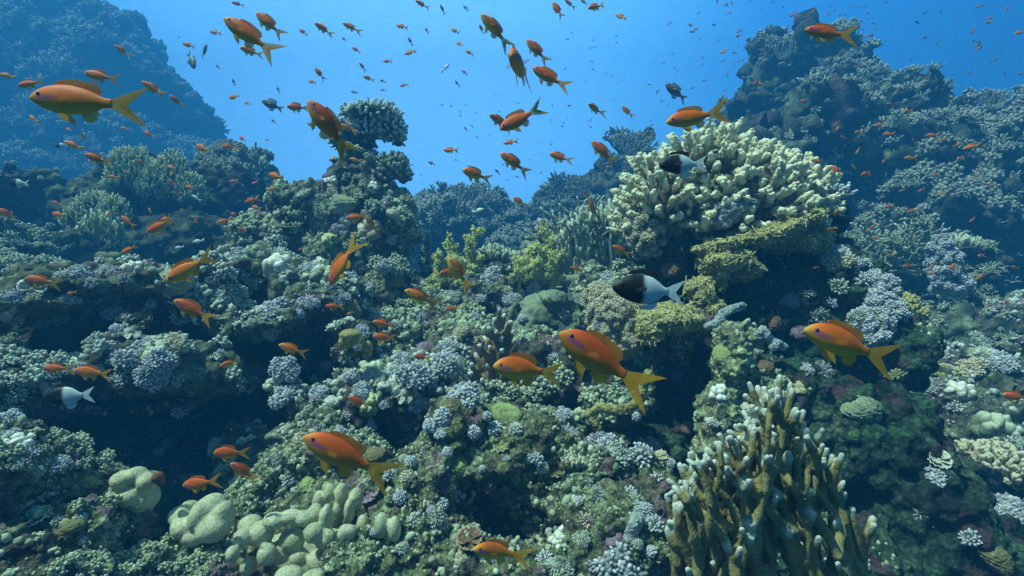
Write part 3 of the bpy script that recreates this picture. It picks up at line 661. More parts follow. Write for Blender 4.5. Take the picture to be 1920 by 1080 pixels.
paths = []; dq = 1.72
for i, (tx, ty, side) in enumerate([(936,578,0),(926,598,-1),(917,615,-1),(908,632,-1),(899,648,-1),(891,664,-1),(885,682,-1),(880,700,-1),(873,720,-1),(868,742,-1),(947,590,.4),(957,604,.7),(965,620,.8),(972,640,1),(976,662,1),(940,636,.2),(943,656,.3),(942,676,.2),(944,697,.3),(941,720,.2),(938,742,.2),
        (930,620,-.3),(920,650,-.4),(912,684,-.5),(925,704,-.2),(902,712,-.5),(896,740,-.4),(955,690,.5),(962,715,.6),(988,700,1),(992,735,1),(885,760,-1),(915,740,0),(950,660,.5)]):
    sx, sy = tx - side * 16 + 3 * math.sin(i * 5), ty + 26
    paths.append((curve(sx, sy, dq, tx + 2 * math.sin(i * 3.1), ty, dq - .04 + .05 * math.sin(i * 2.7)), px_(6.5, dq), px_(3.4 + (i % 3) * .5, dq), True))
for bx, by, tx, ty, r in [(930,790,936,600,10),(915,790,915,640,11),(900,790,893,690,11),(885,790,880,730,10),(948,790,952,620,9),(960,790,966,660,9),(975,790,980,715,9),(930,790,930,650,14)]:
    paths.append((curve(bx, by, dq + .01, tx, ty, dq, bow=.03 * math.sin(bx)), px_(r, dq), px_(r * .6, dq), False))
for bx, by, tx, ty, r in [(925,770,932,640,13),(905,775,912,680,13),(888,780,893,715,12),(952,775,958,650,11),(938,785,940,720,12),(915,790,918,730,15),(895,790,898,745,14)]:
    paths.append((curve(bx, by, dq + .02, tx, ty, dq + .01), px_(r, dq), px_(r * .6, dq), False))
fused('fire_coral', 'upright plated fire coral with white studded edges in the valley centre', 'coral', paths, .0038, M['fire_plate'], .018, disp=[('CLOUDS', .03, .01)])

# encrusting arms and pitted sponges
def arm(name, label, cat, pts, r, d, mat, voxel=.003, disp=None):
    q = []
    for i in range(len(pts) - 1):
        (x0, y0), (x1, y1) = pts[i], pts[i + 1]
        q.append(([P(x0, y0, d), P((x0 + x1) / 2, (y0 + y1) / 2, d - .005), P(x1, y1, d)], px_(r, d), px_(r * .95, d), i == len(pts) - 2))
    return fused(name, label, cat, q, voxel, mat, .01, disp=disp or [('CLOUDS', .02, .012), ('VORONOI', .008, -.004)])
arm('crust_coral', 'yellow green encrusted coral arm bending below the tail of the largest orange fish', 'coral', [(1122,806),(1106,780),(1120,764),(1150,768),(1178,766),(1198,752),(1206,725),(1216,700)], 10, 1.42, M['crust'])
arm('sponge', 'pale grey pitted sponge finger rising among lavender tufts', 'sponge', [(1172,1060),(1178,1030),(1182,1000),(1196,972)], 14, 1.12, M['sponge'])
arm('sponge', 'grey pitted sponge arm draped over the rubble like a bent branch', 'sponge', [(1062,956),(1082,944),(1104,948),(1124,946),(1138,962),(1141,984)], 9, 1.2, M['sponge'])
arm('sponge', 'short egg shaped pitted sponge beside the grey sponge finger', 'sponge', [(1140,1030),(1138,1018),(1142,1006)], 13, 1.15, M['sponge'])
arm('crust_coral', 'small two armed coral knob on the rim beneath the pale head shoulder', 'coral', [(1420,632),(1428,618),(1446,640),(1470,650)], 9, 1.62, M['sponge'])
arm('crust_coral', 'pointed grey coral stub beside the yellow crusted pillar', 'coral', [(1328,612),(1348,604),(1352,590),(1375,578),(1392,574)], 9, 1.66, M['sponge'])

# crusts
CR = [('CLOUDS', .07, .055), ('CLOUDS', .022, .024), ('VORONOI', .011, -.008)]
def crusted(name, label, blobs, d, n, lo, hi, mat, voxel=.0045, key=None, disp=CR):
    o = rock(name, blobs, voxel, disp, mat, label, 'coral', key=key or name)
    a = Acc(); p, nn = samples(o, n, .3, 0, 1, seed=n, zmin=-.5, face=-.3)
    s = rng.uniform(lo, hi, len(p)); a.scatter(ICO1, p, s, up=nn, tip=rng.uniform(0, 1, len(p)), jit=.1)
    # tangled threads over the surface
    for k in range(n // 14):
        b = R.randrange(len(p)); q = p[b]; u = np.cross(nn[b], rng.normal(size=3)); u /= np.linalg.norm(u) + 1e-9; l = hi * R.uniform(3, 7)
        a.tube([q, q + u * l * .5 + nn[b] * lo * 2, q + u * l], [lo * .8] * 3, [.6, 1, .6], sides=4)
    V, T, A = a.data(); org = np.array(o.location)
    add('polyps', mesh_from('polyps', V - org, T=T, mats=[mat], attr={'tip': A}), (0, 0, 0), o)
    return o
crusted('crust_coral', 'yellow crusting coral shelf jutting out below the big cream head', [(1322,470,1.86,26,10,.06),(1360,460,1.84,36,13,.09),(1410,446,1.84,42,15,.1,8),(1462,430,1.86,42,17,.1,14),(1506,412,1.9,34,15,.1,16),(1530,446,1.94,16,34,.08),
    (1330,492,1.84,20,20,.07),(1375,490,1.84,44,24,.09),(1398,508,1.84,26,24,.08),(1345,515,1.86,20,26,.06),(1480,452,1.92,50,20,.09)], 1.85, 9000, .0022, .0052, M['crust'], key='shelf')
crusted('crust_coral', 'small yellow crust lump tucked under the overhanging yellow shelf', [(1316,552,1.82,22,26,.06),(1330,580,1.82,26,20,.06),(1296,540,1.82,12,12,.04)], 1.8, 2200, .002, .0045, M['crust'], key='lump')
crusted('crust_coral', 'domed yellow green crust capping the squat rock pillar', [(1248,600,1.70,50,24,.12),(1222,622,1.68,24,30,.08),(1280,598,1.74,34,20,.08)], 1.7, 4200, .002, .0045, M['crust'], key='cap')
crusted('crust_coral', 'olive crust coral ball on the far shoulder of the reef tower', [(1698,570,2.0,18,14,.05),(1716,590,2.0,20,14,.05),(1690,600,2.0,22,20,.05)], 2.0, 1500, .003, .006, M['crust'], key='ball')
def cauli(name, label, blobs, n, lo, hi, mat, core, key=None, disp=None, tpl=None):
    o = rock(name, blobs, .007, disp or [('CLOUDS', .06, .04), ('VORONOI', .04, -.02)], core, label, 'coral', key=key or name)
    a = Acc(); p, nn = samples(o, n, .3, 0, 1, seed=n + 3, zmin=-.6, face=-.3); s = rng.uniform(lo, hi, len(p))
    v, f, at = tpl or MINI; k0 = len(a.A); a.scatter((v, f), p - nn * s[:, None] * .2, s, up=nn + rng.normal(scale=.15, size=nn.shape)); a.A[k0] = np.tile(at, len(p))
    V, T, A = a.data(); org = np.array(o.location)
    add('polyps', mesh_from('polyps', V - org, T=T, mats=[mat], attr={'tip': A}), (0, 0, 0), o)
    return o
cauli('broccoli_coral', 'big cream broccoli shaped soft coral beside the squat rock pillar', [(1150,590,1.85,44,44,.1),(1135,640,1.83,30,46,.08),(1175,630,1.82,30,50,.08),(1120,560,1.9,26,26,.06),(1190,590,1.88,20,30,.06)], 620, .010, .019, M['tuft_cream'], M['tuft_cream'], key='broc')
cauli('broccoli_coral', 'dusky pink broccoli soft coral on the flank under the cream head', [(1215,440,2.02,34,46,.1),(1195,420,2.02,22,30,.08),(1250,450,2.05,28,34,.08)], 330, .012, .024, M['tuft_cream'], M['rock_near'], key='broc2')
cauli('boulder_coral', 'pale grey lump of smooth coral hanging under the big cream head', [(1372,395,1.86,26,24,.06),(1395,388,1.86,24,18,.06),(1352,412,1.86,18,16,.05)], 90, .008, .014, M['sponge'], M['sponge'], key='lumpgrey')
cauli('boulder_coral', 'white frosted soft coral sheet spilling down the tower shoulder', [(1590,500,1.92,52,14,.06,-32),(1640,545,1.86,36,30,.06),(1655,590,1.8,30,40,.06),(1630,620,1.78,30,36,.06)], 420, .012, .024, M['tuft'], M['turf'], key='sheet')
cauli('boulder_coral', 'pale coral strip running down the dark slope near the view edge', [(1700,790,1.72,30,24,.06,-30),(1740,840,1.66,30,24,.06,-40),(1790,925,1.6,40,16,.06,-20),(1850,960,1.58,44,24,.06,-20),(1880,1040,1.5,30,40,.06)], 360, .010, .022, M['tuft'], M['turf'], key='strip')
cauli('boulder_coral', 'bright green white lumpy coral column on the dim outcrop', [(1770,500,3.1,18,40,.08),(1785,540,3.1,26,30,.08),(1765,470,3.1,14,24,.06)], 170, .016, .034, M['tuft'], M['fire_pale'], key='col')

# smooth lobed corals
LB = [('CLOUDS', .05, .008)]
def dL(y): return 1.16 - (y - 940) * .0009
lob = [(470,985,26,22),(492,1000,24,28),(455,1010,20,22),(436,1040,14,18),(515,975,24,15),(545,968,26,14),(570,972,22,16),(548,1012,28,22),(525,1035,26,24),(500,1040,20,22),(598,940,14,22),(592,962,16,20),(618,925,12,20),(640,930,13,26),
       (612,968,13,26),(634,962,12,28),(655,958,12,26),(668,935,15,22),(588,1000,20,20),(560,1045,20,20),(610,1010,22,22),(650,1000,20,18),(640,1030,28,22),(600,1050,26,24),(680,985,14,24),(690,1010,18,22),(715,985,16,26),(735,955,16,24),(740,990,14,26),
       (720,1020,22,24),(700,1050,26,24),(745,1030,14,26),(655,1062,26,22),(540,1080,30,20),(590,1090,30,22),(730,930,12,20),(466,1060,16,18)]
lumps('lobed_coral', [(x, y, dL(y) + .02 + .035 * math.sin(x * 1.3 + y), rx * .86, ry * .9, px_((rx + ry) / 2.1, 1.1)) for x, y, rx, ry in lob] + [(600,1050,1.25,140,60,.05)], .0035, LB, M['lobe'],
      'cream coral colony of smooth rounded finger lobes at the bottom of the scene', 'coral', 0, key='lobes')
lumps('lobed_coral', [(230,900,1.15,20,17,.03),(256,890,1.16,17,14,.025),(280,902,1.16,18,17,.03),(216,928,1.15,20,20,.03),(245,930,1.15,24,20,.035),(270,935,1.17,24,24,.04),(225,955,1.17,18,16,.03),(255,958,1.18,24,18,.04)], .004, LB, M['lobe'],
      'smooth grey green coral dome with a rusty sponge ball on its shoulder', 'coral', 2, key='dome')
lumps('rock_pillar', [(255,985,1.18,34,60,.05),(250,1040,1.18,44,50,.06)], .006, NEAR, M['rock_near'], 'short dark rock stalk holding up the smooth coral dome', 'rock pillar', 0, key='stalk')
lumps('sponge', [(296,895,1.14,11,11,.013),(301,905,1.14,7,7,.010)], .003, [('CLOUDS', .02, .004)], coral_mat('rusty_sponge_skin', (.26, .10, .05), (.17, .065, .04), bdist=.001), 'rusty red sponge ball on the smooth coral dome', 'sponge', 1)
lumps('lobed_coral', [(338,965,1.18,20,16,.03),(352,955,1.2,18,14,.03),(395,950,1.18,26,22,.04),(378,968,1.16,20,30,.04),(418,970,1.17,18,28,.04),(350,985,1.16,24,20,.04),(400,990,1.15,30,26,.04),(370,1000,1.16,30,20,.04)], .004, LB, M['lobe'],
      'low smooth coral dome of folded lobes between the stalked dome and the finger lobes', 'coral', 2, key='dome2')
lumps('lobed_coral', [(657,628,1.66,22,12,.03),(645,640,1.66,10,16,.02),(672,640,1.66,12,16,.02),(690,655,1.68,9,16,.02)], .004, LB, M['crust'], 'arched yellow coral crest on the horn of the middle mound', 'coral', 2)

# --- fans, branching in one plane and dividing as they climb
def fan(a, base, h, w, d_n, r, g, lean=0.0, bw=.7, depth_j=.03, forks=.55, seg=None, stems=5, ang0=.35, curl=.16, sides=5):
    seg = seg or h / 7
    nrm = np.array([math.sin(d_n), -math.cos(d_n), 0]); u = np.array([math.cos(d_n), math.sin(d_n), 0]); z = np.array([0, 0, 1.])
    todo = []
    for k in range(stems):
        t = (k + .5) / stems - .5
        todo.append((np.array(base) + u * t * w * bw, t * ang0 * 2 + lean, r, h * (1 - .5 * abs(t) * g.uniform(.4, 1.4)), 0))
    cnt = 0
    while todo and cnt < 1600:
        p, an, rr, rem, lv = todo.pop(); cnt += 1
        l = seg * g.uniform(.7, 1.3); pts = [p]; q = p; al = an
        for s in range(3):
            al += g.normal(scale=curl); q = q + (u * math.sin(al) + z * math.cos(al)) * l / 3 + nrm * g.normal(scale=depth_j * l); pts.append(q)
        rem2 = rem - l
        end = rem2 < seg * .5
        a.tube(pts, [rr, rr * .97, rr * .94, rr * (.75 if end else .92)], [0, 0, .1, 1.0 if end else .1], sides=sides, cap=end)
        if end: continue
        if g.random() < forks:
            sp = g.uniform(.22, .5); todo.append((q, al * .85 - sp + lean * .15, rr * .93, rem2, lv + 1)); todo.append((q, al * .85 + sp + lean * .15, rr * .93, rem2 * g.uniform(.7, 1), lv + 1))
        else:
            todo.append((q, al * .9 + lean * .1, rr * .96, rem2, lv))
            if g.random() < .5: todo.append((pts[2], al + g.choice([-1, 1]) * .8, rr * .85, min(rem2, seg * g.uniform(.5, 1.4)), lv + 1))
def fan_coral(name, label, specs, mat, seed, group=None):
    a = Acc(); g = np.random.default_rng(seed); o0 = None
    for (px, py, d, hpx, wpx, r, lean, turn, kw) in specs:
        b = np.array(P(px, py, d)); o0 = b if o0 is None else o0
        fan(a, b, px_(hpx, d) * kw.get('hs', 1.5), px_(wpx, d), turn, r, g, lean, **{k: v for k, v in kw.items() if k != 'hs'})
    for (px, py, d, hpx, wpx, *_, kw) in specs:
        c = np.array(P(px, py + 3, d)); v = ICO2[0] * np.array([px_(wpx * (.14 if kw.get('bw') else .5), d), .05, px_(4, d)]); c[2] -= px_(6, d); a.add(v + c, ICO2[1])
    o = add(name, a.mesh(name, [mat], origin=o0), o0); tag(o, label, 'coral', group); return o
K = dict(stems=9, forks=.55, curl=.10)
def sheet_coral(label, sheets, mat, seed, voxel=.010, rpx=4.2, name='fire_coral', nub=1.3):
    """upright blades: many near-parallel fingers, fused low down, free at their tips; sheets = (d, top outline, bottom outline, count)"""
    a = Acc(); g = np.random.default_rng(seed)
    for d, top, bot, n in sheets:
        T_ = np.array(top, float); B_ = np.array(bot, float)
        for k in range(n):
            t = (k + .5) / n + g.normal(scale=.12 / n)
            f = lambda Z, q: np.array([np.interp(q * (len(Z) - 1), range(len(Z)), Z[:, 0]), np.interp(q * (len(Z) - 1), range(len(Z)), Z[:, 1])])
            p1, p0 = f(T_, t), f(B_, t); p1 = p1 + (p1 - p0) * g.uniform(-.14, .05) + g.normal(scale=2, size=2)
            dd = d + .05 * math.sin(k * 1.9) + g.normal(scale=.02); pts = curve(p0[0], p0[1], d, p1[0], p1[1], dd, bow=g.normal(scale=.07), n=8); r = px_(rpx, d)
            a.tube(pts, np.linspace(r * 1.5, r, 8), np.linspace(0, 1, 8) ** 3, sides=7)
            P_ = np.array([tuple(q) for q in pts])
            for q in range(int(9 * nub)):      # short side fingers
                u = g.uniform(.15, .98); j = min(6, int(u * 7)); s0 = P_[j] + (P_[j + 1] - P_[j]) * (u * 7 - j)
                e = (P_[j + 1] - P_[j]); e /= np.linalg.norm(e); w = g.normal(size=3) * np.array([1, 1, .3]); w[1] = -abs(w[1]); w /= np.linalg.norm(w)
                l = r * g.uniform(1.8, 3.8); a.tube([s0, s0 + (w * .8 + e * .3) * l * .6, s0 + (w * .8 + e * .9) * l], [r * .7, r * .6, r * .5], [.2, .6, 1], sides=5)
        c = np.array(P(np.mean(B_[:, 0]), np.mean(B_[:, 1]), d)); a.scatter(ICO2, [c], [(px_(np.ptp(B_[:, 0]) * .5 + 12, d), .08, px_(16, d))], up=[(0, 0, 1)])
        v = a.V[-1] - c; v = ICO2[0] * np.array([px_(np.ptp(B_[:, 0]) * .5 + 12, d), .08, px_(16, d)]); a.V[-1] = v + c
    org = a.V[0].mean(0); o = add(name, a.mesh(name, [mat], origin=org), org); tag(o, label, 'coral'); return o
bush('fire_coral', 'tall feathery olive fire coral crowning the blue shaded block, tallest of its row', 'coral', [(258,350,3.9,28,84,.13),(232,345,3.85,24,74,.12),(290,370,3.9,22,74,.12)], 1000, .085, .0062, M['fan'], M['rock_far'], nod=0, upw=.62, zmin=-.3, core=.72, key='fan_a')
bush('fire_coral', 'feathery olive fire coral next to the tallest one on the blue shaded block', 'coral', [(325,350,4.0,28,74,.13),(355,378,4.0,26,60,.12)], 620, .08, .0062, M['fan'], M['rock_far'], nod=0, upw=.62, zmin=-.3, core=.72, key='fan_b')
bush('fire_coral', 'low stepped olive fire coral at the outer end of the shaded block', 'coral', [(180,405,3.6,42,48,.13),(145,425,3.55,28,36,.1),(215,415,3.6,26,52,.1)], 620, .065, .006, M['fan'], M['rock_far'], nod=0, upw=.62, zmin=-.3, core=.72, key='fan_c')
sheet_coral('small fire coral blade in front of the taller blades on the shaded block', [(3.4, [(140,430),(170,395),(200,400),(235,415)], [(150,480),(180,485),(205,485),(230,480)], 22)], M['fan'], 36, rpx=2.9)
fan_coral('fire_coral', 'low bushy fan behind the row, its tips just clear of the block', [(430,360,4.7,46,90,.012,-.05,.3,K),(400,370,4.6,44,90,.012,-.05,-.3,K)], M['fan'], 34)
sheet_coral('narrow faint upright blade standing alone against open water', [(5.0, [(470,300),(480,284),(494,290),(498,320)], [(468,360),(478,362),(490,362),(498,360)], 10)], M['fan'], 35)
K2 = dict(stems=6, forks=.42, curl=.14, depth_j=.15)
fan_coral('fire_coral', 'pale green latticed fire coral thicket between the yellow tree coral and the cream head', [(1070,530,2.95,100,70,.010,-.05,.3,K2),(1150,520,2.85,105,70,.010,.05,.4,K2),(1090,500,3.1,95,90,.010,0,0,K2),(1175,500,2.8,90,40,.010,0,.2,K2)], M['fire_pale'], 37)
sheet_coral('tall pale fire coral strands standing in front of the latticed thicket', [(2.75, [(1040,450),(1062,420),(1080,400),(1100,388),(1122,380),(1150,384),(1168,410)], [(1050,520),(1065,528),(1085,530),(1100,530),(1125,530),(1145,520),(1165,510)], 22)], M['fire_pale'], 41, rpx=3.6, nub=.8)
K3 = dict(hs=1.0, stems=7, forks=.45, curl=.3, depth_j=.35, ang0=.9)
fan_coral('net_coral', 'loose yellow green net of curling branches above the dim outcrop', [(1640,520,3.5,120,130,.0095,-.2,.2,K3),(1600,500,3.6,90,90,.0095,-.5,-.2,K3),(1700,500,3.5,80,110,.0095,.5,.2,K3),(1720,450,3.5,60,40,.0095,.3,.2,K3),(1650,490,3.6,90,130,.0095,0,.5,K3)], M['fire_pale'], 38)
K4 = dict(bw=.15, ang0=.9, hs=1.3, stems=9, forks=.5, curl=.12, sides=4)
for k, (px, py, d, h, w, lab) in enumerate([(870,380,6.6,34,150,'fringe of thin branching coral on the round distant knoll'),(1100,370,6.8,40,160,'thin branching coral fringe on the crest of the low distant ridge'),(1180,290,6.3,44,60,'thin branching coral clump at the high end of the low distant ridge'),(1466,112,6.2,46,60,'branching coral spray at the very peak of the high reef ridge'),(1850,200,5.2,30,110,'branching coral fringe along the top of the dark coral knoll')]):
    fan_coral('branching_coral', lab, [(px - w * .25, py, d, h, w * .6, .013, -.1, .4, K4), (px + w * .2, py + 4, d, h, w * .6, .013, .1, -.4, K4), (px, py, d - .15, h * .9, w, .013, 0, 0, K4)], M['staghorn'], 50 + k)

# --- soft tree corals
def tree(name, label, stems, seed, mat):
    a = Acc(); g = np.random.default_rng(seed); org = None
    def clothe(p0, p1, r, n):
        t = g.uniform(0, 1.05, n); d = g.normal(size=(n, 3)); d /= np.linalg.norm(d, axis=1, keepdims=True)
        rr = r * (1.15 - .55 * t); pos = p0 + (p1 - p0) * t[:, None] + d * rr[:, None] * g.uniform(.5, 1, (n, 1))
        for q in range(n):
            e = d[q] * .8 + np.array([0, 0, .5]); l = r * g.uniform(.5, .95)
            a.tube([pos[q] - e * l * .4, pos[q] + e * l * .4], [r * .15, r * .10], [.2, g.uniform(.5, 1)], sides=4)
        a.scatter(ICO1, pos, r * g.uniform(.14, .28, n), tip=g.uniform(.2, .9, n), jit=.1)
    for (px, py, d, h, w) in stems:
        b = np.array(P(px, py, d)); H = px_(h, d); W = px_(w, d); org = b if org is None else org
        top = b + np.array([g.normal() * .1 * W, 0, H]); a.tube([b, (b + top) / 2, top], [W * .12, W * .10, W * .06])
        clothe(b + (top - b) * .5, top, W * .16, 70)
        m = 13
        for k in range(m):
            t = .12 + .83 * k / m; an = g.uniform(0, 6.283); ln = W * .5 * (1.08 - t * .62) * g.uniform(.7, 1.15)
            s = b + (top - b) * t; e = s + np.array([math.cos(an) * ln * 1.0, math.sin(an) * ln * .8, ln * g.uniform(.35, .9)])
            a.tube([s, (s + e) / 2, e], [W * .06, W * .05, W * .03]); clothe(s + (e - s) * .3, e, W * .14, 75)
    o = add(name, a.mesh(name, [mat], origin=org), org); tag(o, label, 'soft coral'); return o
tree('tree_coral', 'feathery yellow green tree coral with two spires before the distant knoll', [(845,560,2.75,116,56),(884,560,2.8,132,60),(865,570,2.7,84,70),(825,570,2.72,100,50)], 61, M['tree'])
tree('tree_coral', 'bushy yellow tree coral beside the latticed fire coral', [(1005,545,2.75,76,84),(1028,530,2.8,105,56),(970,545,2.7,56,56),(1035,545,2.72,70,60)], 62, M['tree'])
tree('tree_coral', 'small pale blue green tree coral against the pinnacle flank', [(800,540,3.3,104,44)], 63, M['fire_pale'])
tree('tree_coral', 'low yellow tree coral drooping over the grey tufts in the valley', [(815,590,2.6,52,50)], 64, M['tree'])

# ---------------------------------------------------------------- individual soft coral tufts, set on the reef where the photo shows them
HOST = {'boulder': 'the cave boulder', 'ridge': 'the rubbly rock ridge', 'mound': 'the horned mound', 'ledge1': 'the upper reef shelf', 'ledge2': 'the lower reef shelf', 'ledge3': 'the lit terrace',
        'ledge4': 'the bottom terrace', 'wall_shade': 'the shaded wall', 'pinnacle': 'the tall pinnacle', 'valley': 'the valley floor', 'tower': 'the dark reef tower', 'buttress': 'the yellow buttress',
        'slope': 'the reef slope', 'shoulder': 'the far reef shoulder', 'brain': 'the round boulder coral', 'pillar': 'the squat rock pillar'}
tufts = []
def tuft(px, py, r, kind='ball', d=None):
    """r = half size in photo pixels"""
    h = aim(px, py)
    if h is None: return
    loc, nor, ob = h
    key = next((k for k, v in ROCKS.items() if v is ob), None)
    if key is None: key = 'tower' if px > 1250 else ('valley' if py < 640 else 'mound')
    s = px_(r, loc.y)
    up = (nor * .75 + Vector((0, 0, .55)) + Vector((0, -.15, 0))).normalized()
    o = bpy.data.objects.new('soft_coral_tuft', R.choice(TUFTS[kind])); 
    o.rotation_mode = 'QUATERNION'; o.rotation_quaternion = up.to_track_quat('Z', 'Y') @ Matrix.Rotation(R.uniform(0, 6.28), 4, 'Z').to_quaternion()
    o.location = loc - up * s * .45; o.scale = (s * 1.12, s * 1.12, s * R.uniform(.9, 1.1))
    tufts.append((o, key if key in HOST else 'tower', kind, px, r))
for t in [(868,745,28,'mound'),(833,783,20),(807,800,15),(828,808,15,'mound'),(889,813,15),(927,808,16),(968,807,15),(912,782,10),(839,848,11),(757,862,10),(770,868,12),(764,896,15),(730,890,17,'fingers'),(750,933,14),(828,947,14),
    (810,958,10),(823,977,17,'mound'),(777,975,18,'fingers'),(753,1030,15),(990,857,14),(1007,860,16,'fingers'),(1018,877,12),(1130,833,22,'mound'),(1153,847,30,'mound'),(1200,853,30,'fingers'),(1220,833,22,'mound'),(1240,860,16),
    (1258,870,10),(1173,892,8),(1233,900,20,'fingers'),(1180,923,18,'fingers'),(1193,937,16,'fingers'),(1203,960,18,'mound'),(1227,983,22,'fingers'),(1195,1020,12),(1220,1035,13),(1167,1072,42,'mound'),(1020,1047,20,'fingers'),(1047,1067,22,'mound'),
    (1030,997,8),(1192,782,10),(800,850,13,'feather'),(1060,807,20,'feather'),(907,747,14,'mound'),(1053,777,16,'mound'),(1085,940,10),(1100,905,14,'fingers'),(1125,925,16,'feather'),
    (207,583,14,'mound'),(253,573,12,'mound'),(283,570,10),(240,527,13,'mound'),(317,547,15,'fingers'),(423,550,30,'mound'),(337,593,22,'fingers'),(510,580,25,'mound'),(560,590,12),(473,607,11),(507,617,18,'mound'),(580,567,16,'mound'),
    (237,600,18,'fingers'),(280,607,16,'fingers'),(217,620,12),(80,607,15,'fingers'),(110,593,16,'mound'),(233,673,26,'fingers'),(277,655,22,'mound'),(317,647,24,'mound'),(300,680,24,'mound'),(370,700,18,'fingers'),(413,662,10,'fingers'),
    (333,712,18,'fingers'),(283,707,24,'mound'),(233,707,20,'fingers'),(533,693,22,'mound'),(560,700,15,'fingers'),(580,683,14),(613,687,12),(530,740,24,'mound'),(580,770,10),(563,783,9),(460,777,24,'feather'),(337,770,18,'fingers'),
    (372,780,11,'fingers'),(303,803,18,'feather'),(320,830,12),(297,848,10),(370,820,9),(405,833,12),(417,880,17,'fingers'),(350,890,13,'feather'),(923,523,20,'mound'),(950,547,12),(1000,540,16,'fingers'),(1023,533,15,'mound'),(830,542,11),
    (847,557,14,'mound'),(1057,587,18,'fingers'),(697,710,17,'mound'),(657,710,15),(730,707,20,'fingers'),(760,677,18,'mound'),(783,700,30,'mound'),(827,680,28,'mound'),(887,593,15,'fingers'),(863,623,14,'mound'),(790,593,14,'fingers'),
    (1573,537,22,'fingers'),(1517,550,15,'fingers'),(1527,587,24,'feather'),(1560,567,14,'fingers'),(1570,487,22,'mound'),(1620,523,22,'fingers'),(1510,693,14,'mound'),(1450,650,9),(1545,690,18,'feather'),(1610,600,16,'mound'),
    (1330,800,12,'feather'),(1420,660,8),(620,500,16,'fingers'),(580,500,18,'mound'),(660,520,16,'fingers'),(640,560,14,'mound'),(700,540,14,'mound'),(620,540,12),(560,640,12,'mound'),(450,480,16,'mound'),(520,490,20,'mound'),
    (400,520,18,'fingers'),(450,550,16,'mound'),(480,530,14),(150,510,16,'mound'),(60,560,18,'fingers'),(20,560,16,'mound'),(170,530,14,'fingers'),(200,510,16,'mound'),(30,600,14,'fingers'),(20,640,14,'mound'),(130,560,14,'mound'),
    (30,740,20,'fingers'),(60,712,14,'mound'),(100,700,16,'fingers'),(150,740,20,'feather'),(20,780,16,'mound'),(140,690,14,'mound'),(110,735,12,'fingers'),(20,820,18,'mound'),(60,850,16,'fingers'),(110,870,16,'mound'),(160,905,14,'fingers'),
    (70,885,12),(30,870,12,'mound'),(150,975,14),(155,1015,9),(60,965,16,'mound'),(110,975,14,'fingers'),(600,800,14,'fingers'),(570,830,18,'mound'),(520,860,16,'feather'),(540,900,16,'fingers'),(640,810,14,'mound'),(610,850,12,'fingers'),
    (690,800,12,'mound'),(650,780,14,'fingers'),(600,740,16,'mound'),(720,760,12,'fingers'),(680,740,18,'mound'),(780,750,20,'mound'),(670,650,10,'fingers'),(700,670,14,'mound'),(840,650,16,'mound'),(900,640,14,'fingers'),
    (1000,690,18,'mound'),(1040,670,14,'fingers'),(960,560,14,'mound'),(900,560,14,'fingers'),(1080,560,14,'mound'),(1120,610,12,'fingers'),(980,600,10),(1140,520,12,'mound'),(870,520,12,'fingers'),(700,590,12,'mound'),(740,610,14,'fingers'),
    (680,620,12,'mound'),(720,500,12,'mound'),(735,450,12,'fingers'),(690,400,12,'mound'),(650,380,12,'fingers'),(620,360,12,'mound'),(720,375,12,'mound'),(560,370,12,'fingers'),(640,430,14,'mound'),(600,400,12,'fingers'),
    (1750,720,18,'feather'),(1820,690,22,'mound'),(1880,680,20,'mound'),(1790,760,18,'fingers'),(1850,790,22,'feather'),(1900,830,20,'fingers'),(1760,890,20,'mound'),(1890,960,26,'mound'),(1820,1010,22,'fingers'),(1720,960,16,'feather'),(1840,640,16,'mound'),
    (1000,930,10,'fingers'),(930,1045,10,'mound'),(860,1045,14,'mound'),(905,880,8),(950,860,9,'fingers'),(1110,1060,16,'fingers'),(1090,1010,14,'mound'),(700,1000,10),(1080,830,12,'feather')]:
    tuft(*t)
